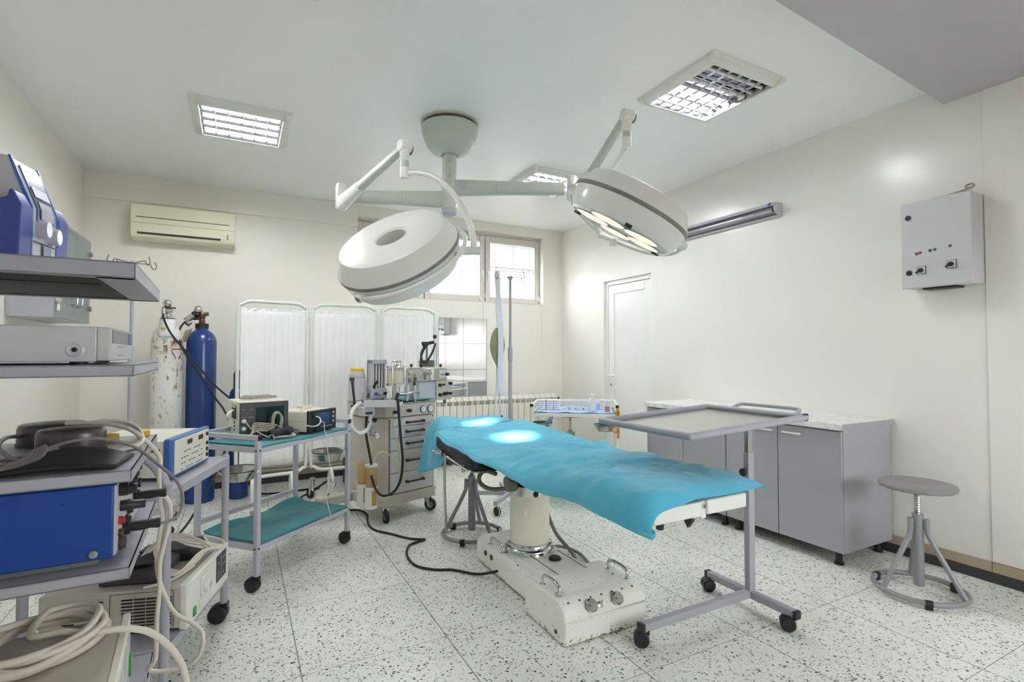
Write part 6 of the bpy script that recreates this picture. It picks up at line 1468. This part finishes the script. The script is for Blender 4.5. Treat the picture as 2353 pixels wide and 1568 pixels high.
mb = MB(); mb.lathe([(.004, .018), (0, .019)], 8, (-.055, .10, 0)); mb.lathe([(.004, .012), (0, .013)], 8, (-.05, .03, 0)); build('rivet', mb, 'black', t)
mb = MB(); mb.prism([(0, 0), (.04, .01), (.05, .05), (.03, .06), (-.01, .04)], 0, .022, 'xy'); o = build('wedge', mb, 'yellow', loc=(-.375, 1.95, 1.033), bevel=.003); tag(o, 'yellow plastic pedal piece between the foot switch and the cable coil', 'pedal')
mb = MB(); mb.prism([(0, 0), (.025, .005), (.03, .03), (.0, .025)], 0, .02, 'xy'); o = build('wedge', mb, 'yellow', loc=(-.285, 2.04, 1.033), bevel=.003); tag(o, 'second yellow piece at the far corner of the rack shelf behind the cable coil', 'pedal')
random.seed(2)
mb = MB()
for q in range(5):
    k = q * .014
    mb.tube([(-.42, 2.02 - k, 1.085), (-.37 + k * .3, 2.05 - k, 1.092), (-.315 + k * .5, 2.03 - k * 1.5, 1.085), (-.275 + k * .4, 1.96 - k * 1.5, 1.065), (-.262 + k * .3, 1.86 - k, 1.045), (-.28, 1.77 - k * .4, 1.039), (-.33, 1.74 - k * .3, 1.039)], .0054, 9, 6)
o = build('cable_coil', mb, 'cable'); tag(o, 'coil of thick cream cable beside the foot switches on the rack', 'cable')
mb = MB(); mb.tube([(-.44, 1.93, 1.10), (-.36, 1.90, 1.10), (-.29, 1.87, 1.085), (-.245, 1.845, 1.055), (-.205, 1.845, 1.0), (-.205, 1.85, .947), (-.205, 1.88, .862), (-.2, 1.905, .80), (-.207, 1.913, .755), (-.214, 1.921, .66), (-.201, 1.916, .59), (-.166, 1.9, .511), (-.115, 1.874, .476), (-.087, 1.86, .444), (-.094, 1.865, .384), (-.133, 1.887, .343), (-.19, 1.916, .33), (-.232, 1.93, .34), (-.212, 1.90, .378), (-.21, 1.905, .438), (-.21, 1.91, .501), (-.205, 1.91, .581), (-.205, 1.905, .66), (-.195, 1.905, .72), (-.18, 1.895, .79), (-.178, 1.872, .84), (-.185, 1.84, .876), (-.205, 1.822, .893)], .0062, 10, 8); tag(build('power_cable', mb, 'cable'), 'cream cable hanging in a big loop off the side of the rack', 'cable')
mb = MB(); mb.tube([(-.43, 1.60, 1.062), (-.402, 1.65, 1.073), (-.355, 1.66, 1.085), (-.308, 1.69, 1.08), (-.246, 1.715, 1.05), (-.194, 1.696, 1.005), (-.146, 1.672, .958), (-.13, 1.665, .916), (-.133, 1.645, .881), (-.156, 1.635, .861), (-.195, 1.628, .861)], .0042, 8, 7); tag(build('sensor_cable', mb, 'taupe'), 'thin taupe cable arching from the rack shelf to the black plug on the blue box', 'cable')
mb = MB()
for q in range(5):
    k = q * .010
    mb.tube([(-.60 + k, 1.50, 1.042), (-.50 + k * .8, 1.512, 1.046), (-.455 + k, 1.535, 1.05), (-.432 + k * .7, 1.58 + k * .3, 1.062), (-.435 + k * .5, 1.63 + k * .4, 1.066 + .003 * q), (-.45, 1.68 + k * .5, 1.05), (-.47 - k, 1.70, 1.04)], .0042, 7, 6)
mb.tube([(-.43, 1.61, 1.055), (-.415, 1.65, 1.06), (-.40, 1.68, 1.062)], .008, 8, 3)
mb.tube([(-.535, 1.98, 1.06), (-.565, 1.93, 1.07), (-.56, 1.85, 1.055), (-.50, 1.72, 1.045), (-.46, 1.65, 1.045)], .0055, 8, 5)
o = build('cable_bundle', mb, 'taupe'); tag(o, 'bunch of taupe leads spilling over the near left of the rack shelf', 'cable')
# blue box on the fourth shelf
t = thing('stimulator_box', 'blue boxed instrument with white knob panel on the fourth rack shelf', 'medical device', (-.2535, 1.505, .809), RR)
mb = MB(); mb.bb((-.45, 0, .018), (0, .46, .188)); cs = build('case', mb, 'boxblue', t, bevel=.004)
mb = MB(); mb.lathe([(.0085, 0), (.0085, .003), (0, .004)], 16, (-.035, -.0005, .033), (0, -1, 0)); build('screw', mb, 'steel', cs)
mb = MB(); mb.lathe([(.003, 0), (0, .001)], 10, (-.09, -.0005, .155), (0, -1, 0)); build('hole', mb, 'black', cs)
mb = MB(); mb.bb((-.001, .006, .022), (.004, .43, .184)); fp = build('front_panel', mb, 'panelgrey', t)
for y, z, r, l_, m in ((.05, .165, .016, .035, 'black'), (.07, .12, .013, .05, 'black'), (.05, .09, .01, .012, 'red'), (.20, .085, .02, .012, 'black'), (.16, .055, .02, .012, 'black'), (.20, .155, .017, .02, 'black'), (.30, .16, .018, .014, 'black'), (.33, .12, .016, .015, 'black'), (.06, .035, .018, .014, 'dark'), (.05, .06, .01, .01, 'bronze'), (.40, .155, .012, .01, 'black')):
    mb = MB(); mb.lathe([(r, 0), (r, l_ * .5), (r * .85, l_ * .55), (r * .8, l_), (0, l_)], 18, (.004, y, z), (1, 0, 0)); build('button' if m == 'red' else 'knob', mb, m, fp)
mb = MB()
for q in range(9): mb.bb((.0038, .08 + (q % 5) * .06, .07 + .05 * (q // 5)), (.0046, .09 + (q % 5) * .06, .073 + .05 * (q // 5)))
build('print', mb, 'markw', fp)
for y in (.03, .40): mb = MB(); mb.bb((-.40, y, 0), (-.03, y + .03, .02)); build('foot', mb, 'band', t)
for y, z, lab in ((.12, .052, 'a'), (.315, .085, 'b')):
    mb = MB(); mb.lathe([(.018, .004), (.018, .018), (.012, .02), (.013, .045), (.0105, .06), (.0135, .078), (.012, .082), (0, .083)], 16, (0, y, z), (1, .0, .03)); build('plug', mb, 'rubber', fp)
# beige unit on the bottom shelf
t = thing('compressor_unit', 'beige box unit on the bottom rack shelf with a thick cable coiled on top', 'medical device', (-.25, 1.705, .311), radians(4.5))
mb = MB(); mb.bb((-.46, -.46, .012), (-.012, 0, .30)); build('case', mb, 'beige', t, bevel=.003)
mb = MB(); mb.bb((-.012, -.462, .008), (.004, .002, .302)); fp = build('front_panel', mb, 'offwhite', t, bevel=.002)
mb = MB()
for y0 in (-.09, -.19, -.29, -.39): mb.bb((.003, y0, .09), (.0055, y0 + .07, .27))
build('label_field', mb, 'markw', fp)
mb = MB(); mb.bb((.003, -.055, .16), (.010, -.03, .215)); build('power_switch', mb, 'green', fp, bevel=.002)
mb = MB(); mb.cyl((.003, -.09, .12), (.03, -.09, .12), .02, n=18); mb.cyl((.03, -.09, .12), (.055, -.09, .12), .017, n=18); mb.cyl((.04, -.09, .135), (.045, -.075, .155), .004); mb.cyl((.055, -.09, .12), (.085, -.09, .125), .005); build('connector', mb, 'chrome', fp)
mb = MB(); mb.bb((-.44, -.44, 0), (-.03, -.02, .013)); build('foot_rail', mb, 'rubber', t)
mb = MB()
P = []
random.seed(9)
for i in range(5 * 12):
    a = 2 * pi * i / 12 + 2.3; k = 1 + .12 * sin(i * .9) + random.uniform(-.03, .03)
    P.append((-.40 + .105 * k * cos(a) + .008 * sin(i), 1.585 + .125 * k * sin(a), .622 + .0035 * (i // 6) + .004 * sin(i * 1.7)))
P += [(-.42, 1.60, .645), (-.36, 1.58, .648), (-.30, 1.565, .64), (-.229, 1.585, .622), (-.178, 1.61, .58), (-.131, 1.63, .50), (-.112, 1.63, .43), (-.105, 1.64, .3), (-.1, 1.66, .12), (-.08, 1.7, .012), (.0, 1.6, .012)]
mb.tube(P, .0082, 10, 5); tag(build('cable_coil', mb, 'cable'), 'thick cream cable coiled on the beige bottom unit and running to the floor', 'cable')

# ================================================================ glass wall cabinet on the left wall
t = thing('wall_cabinet', 'grey wall cabinet with frosted glass doors behind the rack', 'cabinet', (-1.23, 4.1, 1.53))
mb = MB(); mb.bb((.001, 0, 0), (.225, .012, .62)); mb.bb((.001, .808, 0), (.225, .82, .62)); mb.bb((.001, .012, 0), (.225, .808, .012)); mb.bb((.001, .012, .608), (.225, .808, .62)); build('carcass', mb, 'cartgrey', t, bevel=.002)
mb = MB(); mb.bb((.001, .012, .012), (.01, .808, .608)); build('back_panel', mb, 'band', t)
mb = MB(); mb.bb((.01, .012, .3), (.2, .808, .306)); build('shelf', mb, 'band', t)
for k in range(2):
    y0 = .002 + k * .409
    mb = MB(); mb.bb((.227, y0, .002), (.232, y0 + .407, .618)); dd = build('door', mb, 'cglass', t)
    ye = y0 + .06 if k else y0 + .345
    mb = MB(); mb.tube([(.232, ye, .10), (.255, ye, .105), (.262, ye, .13), (.262, ye, .21), (.255, ye, .235), (.232, ye, .24)], .005, 8, 3); build('handle', mb, 'chrome', dd)
    mb = MB(); yh = y0 + .385 if k else y0 + .02
    for z in (.11, .52): mb.cyl((.226, yh, z), (.25, yh, z), .02, n=16)
    build('hinge', mb, 'chrome', dd)
mb = MB(); mb.bb((.2322, .03, .045), (.2328, .09, .085)); build('sticker', mb, 'paper', t)

# floor cable from the table base to the drawer cart
mb = MB(); mb.tube([(1.338, 2.70, .05), (1.30, 2.72, .04), (1.24, 2.80, .014), (1.15, 2.93, .0085), (1.057, 2.981, .0085), (.972, 3.098, .0085), (.973, 3.284, .0085), (1.041, 3.445, .0085), (1.159, 3.495, .0085), (1.14, 3.515, .0085), (1.072, 3.569, .0085), (.987, 3.713, .0085), (.93, 3.80, .0085), (.90, 3.86, .0085), (.885, 3.96, .0085), (.90, 4.10, .0085), (.93, 4.25, .0085), (.90, 4.40, .0085), (.817, 4.45, .0085), (.708, 4.45, .0085), (.6, 4.55, .0085), (.507, 5.0, .0085), (.62, 5.2, .0085), (.8, 5.55, .0085), (.86, 5.62, .0085)], .0078, 9, 7); tag(build('floor_cable', mb, 'rubber'), 'black power cable snaking over the floor from the table base', 'cable')

# ================================================================ camera, daylight, view
cam = bpy.data.cameras.new('camera'); cam.sensor_width = 36; cam.lens = 36 * 1185 / 2353; cam.sensor_fit = 'HORIZONTAL'; cam.clip_start = .02
co = bpy.data.objects.new('camera', cam); COL.objects.link(co); co.location = (0, 0, 1.30); co.rotation_euler = (radians(91.5), 0, radians(-27.9)); SC.camera = co
w = bpy.data.worlds.new('daylight'); SC.world = w; w.use_nodes = True
bg = w.node_tree.nodes['Background']; wt = w.node_tree; tc = wt.nodes.new('ShaderNodeTexCoord'); sx = wt.nodes.new('ShaderNodeSeparateXYZ'); wt.links.new(tc.outputs['Generated'], sx.inputs[0])
cr = wt.nodes.new('ShaderNodeValToRGB'); cr.color_ramp.elements[0].position = .49; cr.color_ramp.elements[0].color = (.26, .255, .24, 1); cr.color_ramp.elements[1].position = .51; cr.color_ramp.elements[1].color = (.95, .97, 1, 1)
mp = wt.nodes.new('ShaderNodeMath'); mp.operation = 'MULTIPLY_ADD'; mp.inputs[1].default_value = .5; mp.inputs[2].default_value = .5; wt.links.new(sx.outputs[2], mp.inputs[0]); wt.links.new(mp.outputs[0], cr.inputs[0]); wt.links.new(cr.outputs[0], bg.inputs[0])
bg.inputs[1].default_value = 15
SC.view_settings.view_transform = 'Standard'; SC.view_settings.look = 'None'; SC.view_settings.gamma = 1; SC.view_settings.exposure = -.04
SC.cycles.use_denoising = True; SC.cycles.max_bounces = 9; SC.cycles.diffuse_bounces = 6; SC.cycles.transparent_max_bounces = 16; SC.cycles.sample_clamp_indirect = 20
SC.cycles.caustics_reflective = False; SC.cycles.caustics_refractive = False
